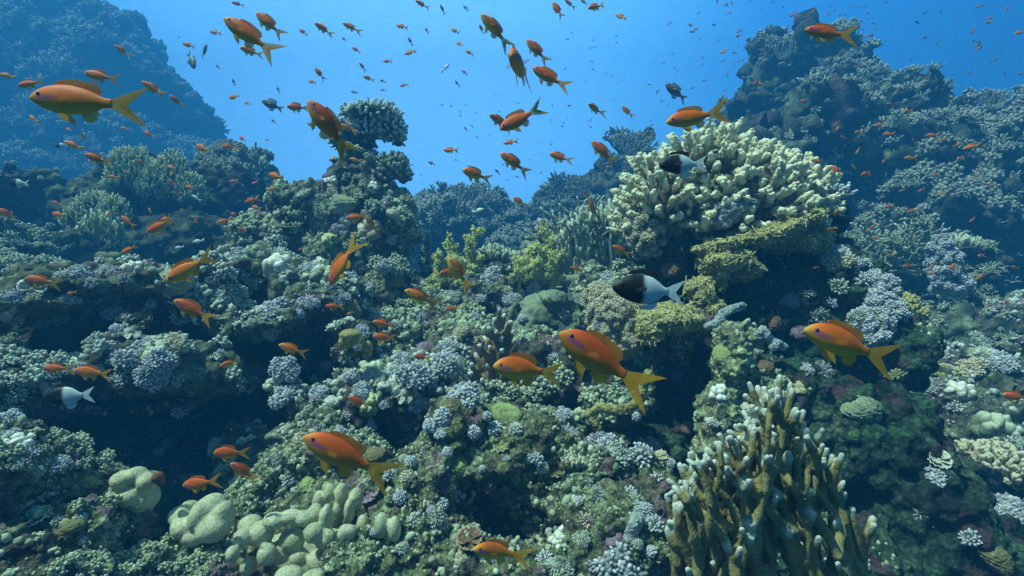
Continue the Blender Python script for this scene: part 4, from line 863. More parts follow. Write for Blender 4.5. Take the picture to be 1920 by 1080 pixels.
# ---------------------------------------------------------------- separate coral colonies of other kinds
def colony_mesh(kind, seed):
    g = np.random.default_rng(seed); a = Acc()
    if kind == 'knobby':
        for k in range(11):
            an = g.uniform(0, 6.28); q = g.uniform(0, .7); c = np.array([q * math.cos(an), q * math.sin(an), .25 + .35 * (1 - q)]); s = g.uniform(.2, .36)
            v = ICO3[0] * (1 + .10 * wav(ICO3[0] + k, 5, seed + k)[:, None]); a.add(v * np.array([s, s, s * g.uniform(1, 1.6)]) + c, ICO3[1], np.clip(ICO3[0][:, 2], 0, 1))
        a.scatter(ICO2, [(0, 0, .1)], [(.75, .75, .4)], up=[(0, 0, 1)])
    elif kind == 'digitate':
        d = fibo(60, .1) + g.normal(scale=.06, size=(60, 3))
        for e in d:
            l = g.uniform(.7, 1.0); b = np.array([e[0] * .45, e[1] * .45, .15]); tp = np.array([e[0] * .95, e[1] * .95, .25 + .65 * e[2]]) * l
            a.tube([b, (b + tp) / 2 + [0, 0, .04], tp], [.09, .075, .05], [0, .3, 1], sides=7)
        a.scatter(ICO3, [(0, 0, .12)], [(.62, .62, .38)], up=[(0, 0, 1)])
    elif kind == 'plates':
        for k in range(7):
            an = 6.283 * k / 7 + g.uniform(-.3, .3); r0 = .12 + .08 * (k % 3); z0 = .15 + .14 * (k % 3); n = 18; rows = 6; V = []; A_ = []
            for j in range(rows):
                for i in range(n):
                    t = (i / (n - 1) - .5) * 1.9; rr = (r0 + (.85 - .12 * (k % 3)) * j / (rows - 1)) * (1 + .07 * math.sin(i * 2.1 + k)); w = 1 - (2 * abs(i / (n - 1) - .5)) ** 4 * .35
                    V.append([math.cos(an + t) * rr * w, math.sin(an + t) * rr * w, z0 + .30 * (j / (rows - 1)) ** 1.5 + .05 * math.sin(i * 1.7 + k)]); A_.append((j / (rows - 1)) ** 6)
            V = np.array(V); m = len(V); V2 = V - np.array([0, 0, .045]); T = []
            for j in range(rows - 1):
                for i in range(n - 1):
                    p = j * n + i; T += [[p, p + n, p + 1], [p + 1, p + n, p + n + 1], [m + p, m + p + 1, m + p + n], [m + p + 1, m + p + n + 1, m + p + n]]
            for i in range(n - 1):
                p = (rows - 1) * n + i; T += [[p, m + p, p + 1], [p + 1, m + p, m + p + 1]]
            for j in range(rows - 1):
                for p, q in ((j * n, (j + 1) * n), ((j + 1) * n + n - 1, j * n + n - 1)): T += [[p, m + p, q], [q, m + p, m + q]]
            a.add(np.vstack([V, V2]), np.array(T), np.array(A_ + A_))
        a.scatter(ICO2, [(0, 0, .1)], [(.3, .3, .35)], up=[(0, 0, 1)])
    elif kind == 'massive':
        v, f = ico(5); v = v * (1 + .09 * wav(v, 3, seed)[:, None] + .035 * wav(v, 14, seed + 1)[:, None] + .02 * wav(v, 34, seed + 2)[:, None]); a.add(v * np.array([.85, .85, .62]) + np.array([0, 0, .2]), f, np.clip(wav(v, 30, seed + 2), 0, 1) * .5)
    elif kind == 'folded':
        v, f = ico(5); ang = np.arctan2(v[:, 1], v[:, 0]); rr = np.sqrt(v[:, 0] ** 2 + v[:, 1] ** 2)
        z = v[:, 2] * .16 + .45 + .17 * rr ** 3 * np.sin(ang * 7 + seed) + .10 * rr ** 2 * np.sin(ang * 12 + 1.3); a.add(np.stack([v[:, 0] * (.9 + .1 * np.sin(ang * 7)), v[:, 1] * (.9 + .1 * np.sin(ang * 7)), z], 1), f, rr ** 8)
        a.tube([(0, 0, -.2), (0, 0, .2), (0, 0, .45)], [.4, .33, .5], sides=12)
    return a.mesh(kind + '_coral', [M['olive']])
KINDS = {k: [colony_mesh(k, s) for s in ss] for k, ss in (('knobby', (1, 2, 3)), ('digitate', (4, 5)), ('plates', (6, 7)), ('massive', (8, 9, 10)), ('folded', (11,)))}
COLS = {'olive': 'olive brown', 'green': 'yellow green', 'brown': 'rusty brown', 'bone': 'bone pale', 'mauve': 'mauve', 'tuft_cream': 'dusky cream', 'turf': 'mossy green'}
KN = {'knobby': 'knobbly lobed', 'digitate': 'short fingered', 'plates': 'frilled plate', 'massive': 'rounded boulder', 'folded': 'wavy edged leather'}
cols = []; spots = []
def colony(px, py, r, kind, col):
    h = aim(px, py)
    if h is None or h[0].y > 4.5: return
    loc, nor, ob = h; key = next((k for k, v in ROCKS.items() if v is ob), None)
    if key not in HOST: return
    s = px_(r, loc.y); up = (nor * .6 + Vector((0, 0, .75))).normalized()
    o = bpy.data.objects.new(kind + '_coral', R.choice(KINDS[kind])); o.rotation_mode = 'QUATERNION'
    o.rotation_quaternion = up.to_track_quat('Z', 'Y') @ Matrix.Rotation(R.uniform(0, 6.28), 4, 'Z').to_quaternion()
    o.location = loc - up * s * (.35 if kind != 'folded' else .25); o.scale = (s, s * R.uniform(.8, 1.1), s * R.uniform(.75, 1.05)); cols.append((o, key, kind, col, px))
for t in [(400,490,42,'knobby','tuft_cream'),(520,500,40,'knobby','bone'),(330,520,36,'massive','tuft_cream'),(600,520,36,'knobby','turf'),(700,430,34,'knobby','tuft_cream'),(640,380,32,'massive','turf'),(820,720,40,'massive','turf'),(300,660,38,'knobby','turf'),(700,700,38,'knobby','turf'),(1800,660,44,'massive','turf'),(1860,800,44,'knobby','turf'),(50,870,46,'massive','tuft_cream'),(690,760,30,'knobby','green'),(735,735,24,'massive','turf'),(600,715,26,'knobby','bone'),(560,800,24,'massive','olive'),(760,740,26,'folded','bone'),(800,655,24,'massive','mauve'),(850,760,26,'massive','olive'),(955,780,36,'massive','green'),
    (1090,770,20,'knobby','green'),(1080,640,30,'massive','turf'),(1040,560,34,'massive','turf'),(1110,580,26,'knobby','tuft_cream'),(985,520,24,'digitate','bone'),(900,600,26,'digitate','olive'),(860,580,22,'knobby','green'),(930,650,26,'plates','olive'),
    (990,700,22,'digitate','bone'),(1060,740,20,'plates','brown'),(840,480,20,'digitate','bone'),(380,505,26,'knobby','bone'),(430,480,24,'knobby','green'),(520,470,26,'digitate','bone'),(480,555,26,'massive','mauve'),(590,545,24,'knobby','bone'),
    (660,575,24,'massive','olive'),(250,505,24,'knobby','bone'),(120,515,22,'digitate','bone'),(60,540,24,'plates','bone'),(10,585,24,'knobby','bone'),(170,560,18,'plates','mauve'),(320,600,20,'massive','brown'),(240,630,22,'folded','bone'),
    (360,650,24,'knobby','green'),(180,690,20,'digitate','bone'),(90,720,24,'knobby','bone'),(20,760,24,'digitate','bone'),(320,670,20,'digitate','olive'),(40,830,30,'knobby','bone'),(110,880,26,'plates','bone'),(160,900,20,'massive','green'),
    (0,880,26,'massive','bone'),(60,975,26,'plates','bone'),(130,990,28,'massive','olive'),(20,1000,26,'knobby','green'),(200,1050,34,'massive','bone'),(300,1060,30,'knobby','green'),(380,1050,26,'massive','bone'),(100,1060,32,'digitate','olive'),
    (500,950,30,'massive','bone'),(470,920,20,'knobby','brown'),(620,880,30,'plates','brown'),(580,905,24,'massive','green'),(700,850,26,'massive','olive'),(690,920,24,'plates','mauve'),(880,1010,30,'plates','brown'),(960,1060,34,'massive','olive'),
    (1050,1010,30,'knobby','bone'),(1100,970,26,'digitate','tuft_cream'),(1150,1010,24,'massive','mauve'),(1040,880,26,'plates','olive'),(860,870,24,'massive','green'),(940,830,30,'plates','green'),(800,1000,24,'massive','brown'),(860,930,20,'knobby','mauve'),
    (1360,660,24,'massive','green'),(1350,740,26,'knobby','bone'),(1400,760,22,'massive','bone'),(1340,790,20,'digitate','bone'),(1430,690,22,'massive','brown'),(1480,560,26,'massive','mauve'),(1450,600,24,'massive','brown'),(1500,620,24,'massive','mauve'),
    (1500,730,26,'knobby','olive'),(1620,760,40,'massive','turf'),(1680,700,24,'digitate','olive'),(1260,500,24,'massive','brown'),(1230,520,20,'massive','mauve'),
    (1270,700,16,'massive','mauve'),(1290,800,18,'massive','brown'),(1770,700,24,'plates','green'),(1850,660,24,'digitate','bone'),(1800,730,28,'knobby','bone'),(1880,760,30,'plates','green'),(1830,830,28,'digitate','olive'),
    (1900,900,34,'knobby','bone'),(1760,860,22,'plates','bone'),(1870,1040,34,'massive','olive'),(620,340,18,'knobby','bone'),(570,360,18,'digitate','bone'),(700,350,18,'knobby','bone'),(740,400,18,'massive','bone'),(650,410,24,'knobby','bone'),(620,450,22,'knobby','green'),
    (690,470,20,'digitate','bone'),(740,520,22,'massive','olive'),(600,490,22,'knobby','bone'),(550,420,20,'plates','olive'),(500,420,20,'digitate','bone'),(720,580,24,'knobby','bone'),(770,610,22,'massive','turf'),(700,640,22,'plates','olive'),(800,550,18,'massive','mauve')]:
    colony(*t)
words_ = ['first', 'second', 'third', 'fourth', 'fifth', 'sixth', 'seventh', 'eighth', 'ninth', 'tenth', 'eleventh', 'twelfth', 'thirteenth', 'fourteenth', 'fifteenth', 'sixteenth', 'seventeenth', 'eighteenth', 'nineteenth', 'twentieth']
by = {}
for o, key, kind, col, px in cols:
    COL.objects.link(o); o.material_slots[0].link = 'OBJECT'; o.material_slots[0].material = M[col]; by.setdefault((key, kind, col), []).append((px, o))
for (key, kind, col), l in by.items():
    l.sort(key=lambda t: t[0])
    for i, (px, o) in enumerate(l): tag(o, '%s %s coral on %s%s' % (COLS[col], KN[kind], HOST[key], '' if len(l) == 1 else ', %s from the left' % words_[i]), 'coral', 'coral colonies on ' + HOST[key])
look = {'ball': 'round tight', 'mound': 'lumpy clustered', 'fingers': 'loose fingered', 'feather': 'feathery spiky'}
by = {}
for o, key, kind, px, r in tufts:
    sz = 'tiny' if r < 13 else ('small' if r < 18 else 'large')
    cc = R.choice(['tuft'] * 6 + ['tuft_grey', 'tuft_grey', 'tuft_cream']); COL.objects.link(o); o.material_slots[0].link = 'OBJECT'; o.material_slots[0].material = M[cc]; by.setdefault((key, kind, (sz, cc)), []).append((px, o))
for (key, kind, sz), l in by.items():
    l.sort(key=lambda t: t[0]); n = len(l)
    for i, (px, o) in enumerate(l):
        pos = '' if n == 1 else (', %s from the left' % words_[i])
        tag(o, '%s %s %s tuft on %s%s' % (sz[0], look[kind], {'tuft': 'lavender', 'tuft_grey': 'greyish', 'tuft_cream': 'cream'}[sz[1]], HOST[key], pos), 'soft coral', 'soft coral tufts on ' + HOST[key])

# ---------------------------------------------------------------- fish
def fish_mats():
    m, nt, b = material('orange_fish_skin', .55, .3)
    tc = N(nt, 'ShaderNodeTexCoord'); sp = N(nt, 'ShaderNodeSeparateXYZ'); L(nt, tc.outputs['Object'], sp.inputs[0])
    # local units: body length about 1, head at +x
    rz = N(nt, 'ShaderNodeMapRange'); rz.inputs[1].default_value = -.17; rz.inputs[2].default_value = .17; L(nt, sp.outputs[2], rz.inputs[0])
    r1 = N(nt, 'ShaderNodeValToRGB'); ramp(r1, [(0, (.85, .46, .04)), (.25, (.88, .33, .02)), (.5, (.90, .19, .010)), (.85, (.80, .12, .008)), (1, (.60, .09, .01))]); L(nt, rz.outputs[0], r1.inputs[0])
    rx = N(nt, 'ShaderNodeMapRange'); rx.inputs[1].default_value = .36; rx.inputs[2].default_value = .52; L(nt, sp.outputs[0], rx.inputs[0])
    c = nmix(nt, rx.outputs[0], r1.outputs[0], (.85, .38, .06))
    # violet streak running back from the eye
    mp = N(nt, 'ShaderNodeMapping', vector_type='POINT'); mp.inputs['Location'].default_value = (-.31, 0, 0.0); L(nt, tc.outputs['Object'], mp.inputs[0])
    mp2 = N(nt, 'ShaderNodeMapping'); mp2.inputs['Rotation'].default_value = (0, rad(-32), 0); mp2.inputs['Scale'].default_value = (7.5, 0, 26); L(nt, mp.outputs[0], mp2.inputs[0])
    ln = N(nt, 'ShaderNodeVectorMath', operation='LENGTH'); L(nt, mp2.outputs[0], ln.inputs[0])
    rs = N(nt, 'ShaderNodeMapRange'); rs.inputs[1].default_value = .6; rs.inputs[2].default_value = 1.1; rs.inputs[3].default_value = .6; rs.inputs[4].default_value = 0; L(nt, ln.outputs['Value'], rs.inputs[0])
    c = nmix(nt, rs.outputs[0], c, (.22, .06, .28))
    vo = N(nt, 'ShaderNodeTexVoronoi', Scale=75.0); L(nt, tc.outputs['Object'], vo.inputs['Vector'])
    r4 = N(nt, 'ShaderNodeValToRGB'); ramp(r4, [(0, (1.03, 1.03, 1.0)), (.7, (.92, .91, .92))]); L(nt, vo.outputs['Distance'], r4.inputs[0])
    c = nmix(nt, .8, c, r4.outputs[0], 'MULTIPLY'); 
    nz = N(nt, 'ShaderNodeTexNoise', Scale=5.0, Detail=3.0); L(nt, tc.outputs['Object'], nz.inputs['Vector'])
    r5 = N(nt, 'ShaderNodeValToRGB'); ramp(r5, [(.3, (.82, .82, .82)), (.7, (1.1, 1.1, 1.1))]); L(nt, nz.outputs[0], r5.inputs[0])
    c = nmix(nt, .8, c, r5.outputs[0], 'MULTIPLY')
    oi = N(nt, 'ShaderNodeObjectInfo'); r6 = N(nt, 'ShaderNodeValToRGB'); ramp(r6, [(0, (.80, .70, 1.1)), (.35, (1, 1, 1)), (.7, (1.0, 1.25, 1.0)), (1, (1.05, 1.6, 1.3))]); L(nt, oi.outputs['Random'], r6.inputs[0])
    c = nmix(nt, 1.0, c, r6.outputs[0], 'MULTIPLY'); L(nt, c, b.inputs['Base Color'])
    bump(nt, b, vo.outputs['Distance'], .12, .003)
    M['fish'] = m
    for nm, base, al in (('fin_yellow', (.86, .50, .04), .34), ('fin_orange', (.84, .32, .02), .22), ('fin_clear', (.84, .34, .03), .78)):
        m, nt, b = material('fish_' + nm, .5, .3); tc = N(nt, 'ShaderNodeTexCoord')
        wv = N(nt, 'ShaderNodeTexWave', Scale=26.0, Distortion=1.0); L(nt, tc.outputs['Object'], wv.inputs['Vector'])
        r1 = N(nt, 'ShaderNodeValToRGB'); ramp(r1, [(0, tuple(x * .75 for x in base)), (1, base)]); L(nt, wv.outputs[0], r1.inputs[0]); L(nt, r1.outputs[0], b.inputs['Base Color'])
        ts = nt.nodes.new('ShaderNodeBsdfTranslucent'); L(nt, r1.outputs[0], ts.inputs[0]); tr = nt.nodes.new('ShaderNodeBsdfTransparent')
        a = nt.nodes.new('ShaderNodeMixShader'); a.inputs[0].default_value = .45; L(nt, b.outputs[0], a.inputs[1]); L(nt, ts.outputs[0], a.inputs[2])
        q = nt.nodes.new('ShaderNodeMixShader'); q.inputs[0].default_value = al; L(nt, a.outputs[0], q.inputs[1]); L(nt, tr.outputs[0], q.inputs[2])
        L(nt, q.outputs[0], nt.nodes['Material Output'].inputs[0]); M[nm] = m
    def flat_m(k, col, rough=.4):
        m, nt, b = material('fish_' + k, rough, .5); nz = N(nt, 'ShaderNodeTexNoise', Scale=8.0, Detail=3.0); tc = N(nt, 'ShaderNodeTexCoord'); L(nt, tc.outputs['Object'], nz.inputs['Vector'])
        r1 = N(nt, 'ShaderNodeValToRGB'); ramp(r1, [(.3, tuple(x * .8 for x in col)), (.7, col)]); L(nt, nz.outputs[0], r1.inputs[0]); L(nt, r1.outputs[0], b.inputs['Base Color']); M[k] = m
    flat_m('iris', (.16, .05, .22)); flat_m('pupil', (.01, .01, .015), .15); flat_m('black', (.012, .014, .016), .6); flat_m('white', (.72, .80, .80), .5); flat_m('grey', (.16, .20, .22), .5); flat_m('pale', (.75, .78, .75), .5); flat_m('backlit_brown', (.30, .13, .07), .5)
fish_mats()
m, nt, b = material('half_black_half_white_skin', .5, .35); tc = N(nt, 'ShaderNodeTexCoord'); sp = N(nt, 'ShaderNodeSeparateXYZ'); L(nt, tc.outputs['Object'], sp.inputs[0])
nz = N(nt, 'ShaderNodeTexNoise', Scale=14.0, Detail=3.0); L(nt, tc.outputs['Object'], nz.inputs['Vector'])
ad = N(nt, 'ShaderNodeMath', operation='MULTIPLY_ADD'); L(nt, nz.outputs[0], ad.inputs[0]); ad.inputs[1].default_value = .05; L(nt, sp.outputs[0], ad.inputs[2])
mr_ = N(nt, 'ShaderNodeMapRange', interpolation_type='SMOOTHSTEP'); mr_.inputs[1].default_value = .0; mr_.inputs[2].default_value = .09; L(nt, ad.outputs[0], mr_.inputs[0])
vo = N(nt, 'ShaderNodeTexVoronoi', Scale=48.0); L(nt, tc.outputs['Object'], vo.inputs['Vector'])
rr_ = N(nt, 'ShaderNodeValToRGB'); ramp(rr_, [(0, (1.03, 1.03, 1.03)), (.7, (.90, .92, .93))]); L(nt, vo.outputs['Distance'], rr_.inputs[0])
c = nmix(nt, mr_.outputs[0], (.56, .66, .66), (.010, .013, .016)); c = nmix(nt, 1.0, c, rr_.outputs[0], 'MULTIPLY'); L(nt, c, b.inputs['Base Color']); bump(nt, b, vo.outputs['Distance'], .1, .003)
M['two_tone'] = m

def body_mesh(prof, mats, split=None, sides=18):
    """prof rows: x, top z, bottom z, half width"""
    prof = np.array(prof, float); x = np.linspace(0, 1, 36); t0 = np.linspace(0, 1, len(prof))
    # smooth interpolation of the outline
    def sm(col):
        y = np.interp(x, t0, prof[:, col]); k = np.array([.2, .6, .2]); y2 = np.convolve(np.pad(y, 1, mode='edge'), k, 'valid'); y2[0] = y[0]; y2[-1] = y[-1]; return y2
    X, Tz, Bz, W = sm(0), sm(1), sm(2), sm(3); n = len(X)
    a = np.linspace(0, 2 * np.pi, sides, endpoint=False); cz, hz = (Tz + Bz) / 2, (Tz - Bz) / 2
    V = np.stack([np.repeat(X, sides), (W[:, None] * np.sign(np.sin(a)) * np.abs(np.sin(a)) ** 1.15).ravel(), (cz[:, None] + hz[:, None] * np.cos(a)).ravel()], 1)
    i = np.arange(n - 1)[:, None] * sides; j = np.arange(sides)[None]; j2 = (j + 1) % sides
    Q = np.stack([i + j, i + j2, i + sides + j2, i + sides + j], -1).reshape(-1, 4)
    k = np.arange(1, sides - 1); T = np.concatenate([np.stack([np.zeros(sides - 2, int), k + 1, k], -1), np.stack([np.full(sides - 2, (n - 1) * sides), (n - 1) * sides + k, (n - 1) * sides + k + 1], -1)])
    mi = None
    if split is not None:
        row = np.repeat(np.arange(n - 1), sides); mi = np.concatenate([[0] * (sides - 2), [1] * (sides - 2), (X[row] < split).astype(int)])
    return V, T, Q, mi
def fin_mesh(outline, th=.006, ripple=0.0):
    o = np.array(outline, float); n = len(o); c = o.mean(0)
    V = []; 
    for s in (1, -1):
        V.append([c[0], s * th, c[1]]); V += [[p[0], s * th * .25 + ripple * math.sin(i * 1.7), p[1]] for i, p in enumerate(o)]
    T = []
    for i in range(n):
        j = (i + 1) % n; T.append([0, 1 + i, 1 + j]); T.append([n + 1, n + 2 + j, n + 2 + i]); T.append([1 + i, n + 2 + i, n + 2 + j]); T.append([1 + i, n + 2 + j, 1 + j])
    return np.array(V), np.array(T)
ANTH = [(.50, .005, -.010, .004), (.485, .028, -.030, .020), (.43, .078, -.066, .040), (.34, .125, -.108, .058), (.22, .152, -.140, .068), (.08, .156, -.150, .068), (-.06, .130, -.130, .056), (-.17, .088, -.092, .036), (-.25, .054, -.056, .020), (-.31, .046, -.046, .012), (-.34, .046, -.044, .007)]
TAIL = [(-.31, .042), (-.37, .066), (-.46, .108), (-.58, .165), (-.72, .215), (-.62, .140), (-.52, .078), (-.45, .036), (-.425, .0), (-.45, -.045), (-.52, -.090), (-.62, -.155), (-.73, -.240), (-.58, -.180), (-.46, -.118), (-.37, -.068), (-.31, -.042)]
DORS = [(.27, .135), (.24, .185), (.16, .205), (.06, .212), (-.03, .205), (-.11, .195), (-.18, .180), (-.235, .125), (-.215, .07), (-.15, .09), (-.05, .125), (.08, .148), (.18, .148)]
ANAL = [(-.03, -.125), (-.06, -.19), (-.12, -.215), (-.19, -.185), (-.22, -.12), (-.19, -.075), (-.10, -.11)]
PELV = [(.20, -.135), (.14, -.20), (.05, -.245), (.06, -.19), (.10, -.14)]
PECT = [(0, .012), (-.05, .028), (-.11, .030), (-.15, .0), (-.13, -.032), (-.07, -.03), (0, -.014)]
def bend(V, k):
    V = np.array(V, float); V[:, 1] += k * np.clip(.15 - V[:, 0], 0, 1) ** 2; return V
def build_fish(k, fat=1.0, flare=1.0):
    """one detailed orange fish: a continuous body with fins and eyes as parts"""
    V, T, Q, mi = body_mesh(ANTH, None); V = V * np.array([1, fat, fat]); V = bend(V, k)
    root = bpy.data.objects.new('orange_fish', mesh_from('fish_body', V, T=T, Q=Q, mats=[M['fish']]))
    def part(nm, V, T, m, loc=(0, 0, 0), rot=(0, 0, 0), bd=True):
        V = np.array(V) * np.array([1, 1, fat if nm in ('dorsal_fin', 'anal_fin', 'pelvic_fin') else 1])
        if bd: V = bend(V, k)
        o = bpy.data.objects.new(nm, mesh_from(nm, V, T=T, mats=[m], smooth=nm in ('eye', 'pupil'))); o.parent = root; o.location = loc; o.rotation_euler = rot; return o
    tl = [(x, z * flare) for x, z in TAIL]
    part('tail_fin', *fin_mesh(tl, .006), M['fin_yellow']); part('dorsal_fin', *fin_mesh(DORS, .007), M['fin_orange']); part('anal_fin', *fin_mesh(ANAL, .006), M['fin_yellow'])
    part('pelvic_fin', *fin_mesh(PELV, .005), M['fin_yellow'], loc=(0, .02, 0), rot=(rad(8), 0, 0)); part('pelvic_fin', *fin_mesh(PELV, .005), M['fin_yellow'], loc=(0, -.02, 0), rot=(rad(-8), 0, 0))
    for s in (1, -1):
        part('pectoral_fin', *fin_mesh(PECT, .003), M['fin_clear'], loc=(.17, s * .066, -.035), rot=(0, rad(18), rad(-24 * s)), bd=False)
        e = part('eye', ICO2[0] * np.array([.024, .010, .024]), ICO2[1], M['iris'], loc=(.385, s * .046 * fat, .032 * fat), rot=(0, 0, rad(-14 * s)), bd=False)
        p = bpy.data.objects.new('pupil', mesh_from('pupil', ICO2[0] * np.array([.013, .006, .013]), T=ICO2[1], mats=[M['pupil']])); p.parent = e; p.location = (0, s * .006, 0)
    return root
def simple_fish(k, fat=1.0, mats=None):
    """small far fish: the same outline as one mesh"""
    V, T, Q, _ = body_mesh(ANTH, None, sides=10); V = V * np.array([1, fat, fat]); T = [T]; mi = [0] * len(T[0]); Vs = [V]; n = len(V)
    for o, m in ((TAIL, 1), (DORS, 2), (ANAL, 1), (PELV, 1)):
        v, t = fin_mesh(o, .006); Vs.append(v); T.append(t + n); mi += [m] * len(t); n += len(v)
    for s in (1, -1):
        v = ICO1[0] * np.array([.024, .010, .024]) + np.array([.385, s * .048 * fat, .032]); Vs.append(v); T.append(ICO1[1] + n); mi += [3] * len(ICO1[1]); n += len(v)
    return mesh_from('small_fish', bend(np.concatenate(Vs), k), T=np.concatenate(T), Q=Q, mats=mats or [M['fish'], M['fin_yellow'], M['fin_orange'], M['pupil']], mi=mi + [0] * len(Q))
DAM = [(.44, .0, -.01, .004), (.42, .05, -.05, .03), (.34, .13, -.12, .06), (.20, .20, -.19, .08), (.04, .22, -.22, .082), (-.10, .19, -.20, .065), (-.20, .12, -.13, .04), (-.27, .06, -.065, .02), (-.32, .05, -.05, .010)]
DTAIL = [(-.30, .045), (-.40, .10), (-.55, .17), (-.46, .06), (-.43, 0), (-.46, -.06), (-.55, -.17), (-.40, -.10), (-.30, -.045)]
DDOR = [(.26, .18), (.18, .245), (.04, .265), (-.08, .26), (-.17, .24), (-.20, .14), (-.10, .19), (.04, .21)]
DANA = [(.02, -.21), (-.02, -.265), (-.10, -.27), (-.17, -.23), (-.20, -.14), (-.10, -.19)]
def damsel(two):
    V, T, Q, mi = body_mesh(DAM, None); V = V * np.array([1, 1, .9])
    root = bpy.data.objects.new('two_tone_fish' if two else 'grey_fish', mesh_from('damselfish_body', V, T=T, Q=Q, mats=[M['two_tone'] if two else M['grey']]))
    def part(nm, V, T, m, loc=(0, 0, 0), rot=(0, 0, 0)):
        o = bpy.data.objects.new(nm, mesh_from(nm, V, T=T, mats=[m], smooth='eye' in nm)); o.parent = root; o.location = loc; o.rotation_euler = rot
    a, b = (M['black'], M['white']) if two else (M['grey'], M['grey'])
    part('tail_fin', *fin_mesh(DTAIL, .006), b); part('dorsal_fin', *fin_mesh(DDOR, .006), a); part('anal_fin', *fin_mesh(DANA, .006), b if two else a)
    for s in (1, -1):
        part('pectoral_fin', *fin_mesh(PECT, .004), a, (.14, s * .08, -.03), (0, rad(18), rad(-24 * s))); part('eye', ICO2[0] * np.array([.03, .012, .03]), ICO2[1], M['pupil'], (.32, s * .058, .04), (0, 0, rad(-16 * s)))
    return root
BIG = [build_fish(0, 1.1), build_fish(.18, 1.13), build_fish(-.18, 1.07), build_fish(.34, 1.1), build_fish(0, 1.3), build_fish(.1, 1.02, 1.12)]
SMALL = [simple_fish(0), simple_fish(.22), simple_fish(-.22), simple_fish(.1, 1.18), simple_fish(0, .85)]
BACKLIT = [simple_fish(0, .85, [M['backlit_brown'], M['backlit_brown'], M['backlit_brown'], M['pupil']]), simple_fish(.2, .8, [M['grey'], M['grey'], M['grey'], M['pupil']]), simple_fish(-.2, .95, [M['backlit_brown'], M['fin_orange'], M['backlit_brown'], M['pupil']])]  # open-water fish with the dimness of backlight painted into their skin
TWO, GREY = damsel(True), damsel(False)

def copy_tree(o):
    c = o.copy(); COL.objects.link(c)
    for ch in o.children:
        k = ch.copy(); COL.objects.link(k); k.parent = c
        for g in ch.children:
            q = g.copy(); COL.objects.link(q); q.parent = k
    return c
dgc = None
def clear_depth(px, py, d):
    ok, loc, nor, idx, ob, mat = SC.ray_cast(dgc, Vector((0, 0, 0)), P(px, py, 1.0).normalized())
    return min(d, loc.y * .90) if ok else d
def pose(o, hx, hy, tx, ty, length, turn=0.0, roll=0.0, full=1.2, dmax=99):
    """lay a fish between head pixel and tail pixel; length = snout to tail tip in metres, turn = degrees the head points towards us"""
    pxl = math.hypot(hx - tx, hy - ty); ct = math.cos(rad(turn)); d = length * ct * 960 / pxl
    mx, my = (hx + tx) / 2, (hy + ty) / 2
    d2 = d
    for q in ((mx, my), (hx, hy), (tx, ty), (mx, my + pxl * .25), (mx, my - pxl * .25)): d2 = min(d2, clear_depth(q[0], q[1], d2))
    d2 = min(d2, dmax)
    length *= d2 / d; d = d2
    f = Vector((hx - tx, 0, -(hy - ty))).normalized() * ct + Vector((0, -math.sin(rad(turn)), 0)); f.normalize()
    z0 = Vector((0, 0, 1)) if abs(f.z) < .96 else Vector((-1, 0, .2)); y = z0.cross(f).normalized(); z = f.cross(y).normalized()
    m = Matrix((f, y, z)).transposed().to_4x4()
    m = Matrix.Translation(P(mx, my, d)) @ m @ Matrix.Rotation(rad(roll), 4, 'X') @ Matrix.Scale(length / full, 4) @ Matrix.Translation((.10, 0, 0))
    o.matrix_world = m
first = {}
def put_big(i, *a, label=None, group='orange fish swimming near the camera', **k):
    src = BIG[i]; o = copy_tree(src); o.name = 'orange_fish'; pose(o, *a, **k); tag(o, label, 'fish', group); return o
def put_small(src, name, a, label, cat='fish', group=None, **k):
    o = bpy.data.objects.new(name, src); COL.objects.link(o); pose(o, *a, **k); tag(o, label, cat, group); return o
dgc = C.evaluated_depsgraph_get(); dgc.update()
G1, G2, G3 = 'orange fish in the open water above the reef', 'orange fish swimming along the reef', 'orange fish close to the camera'
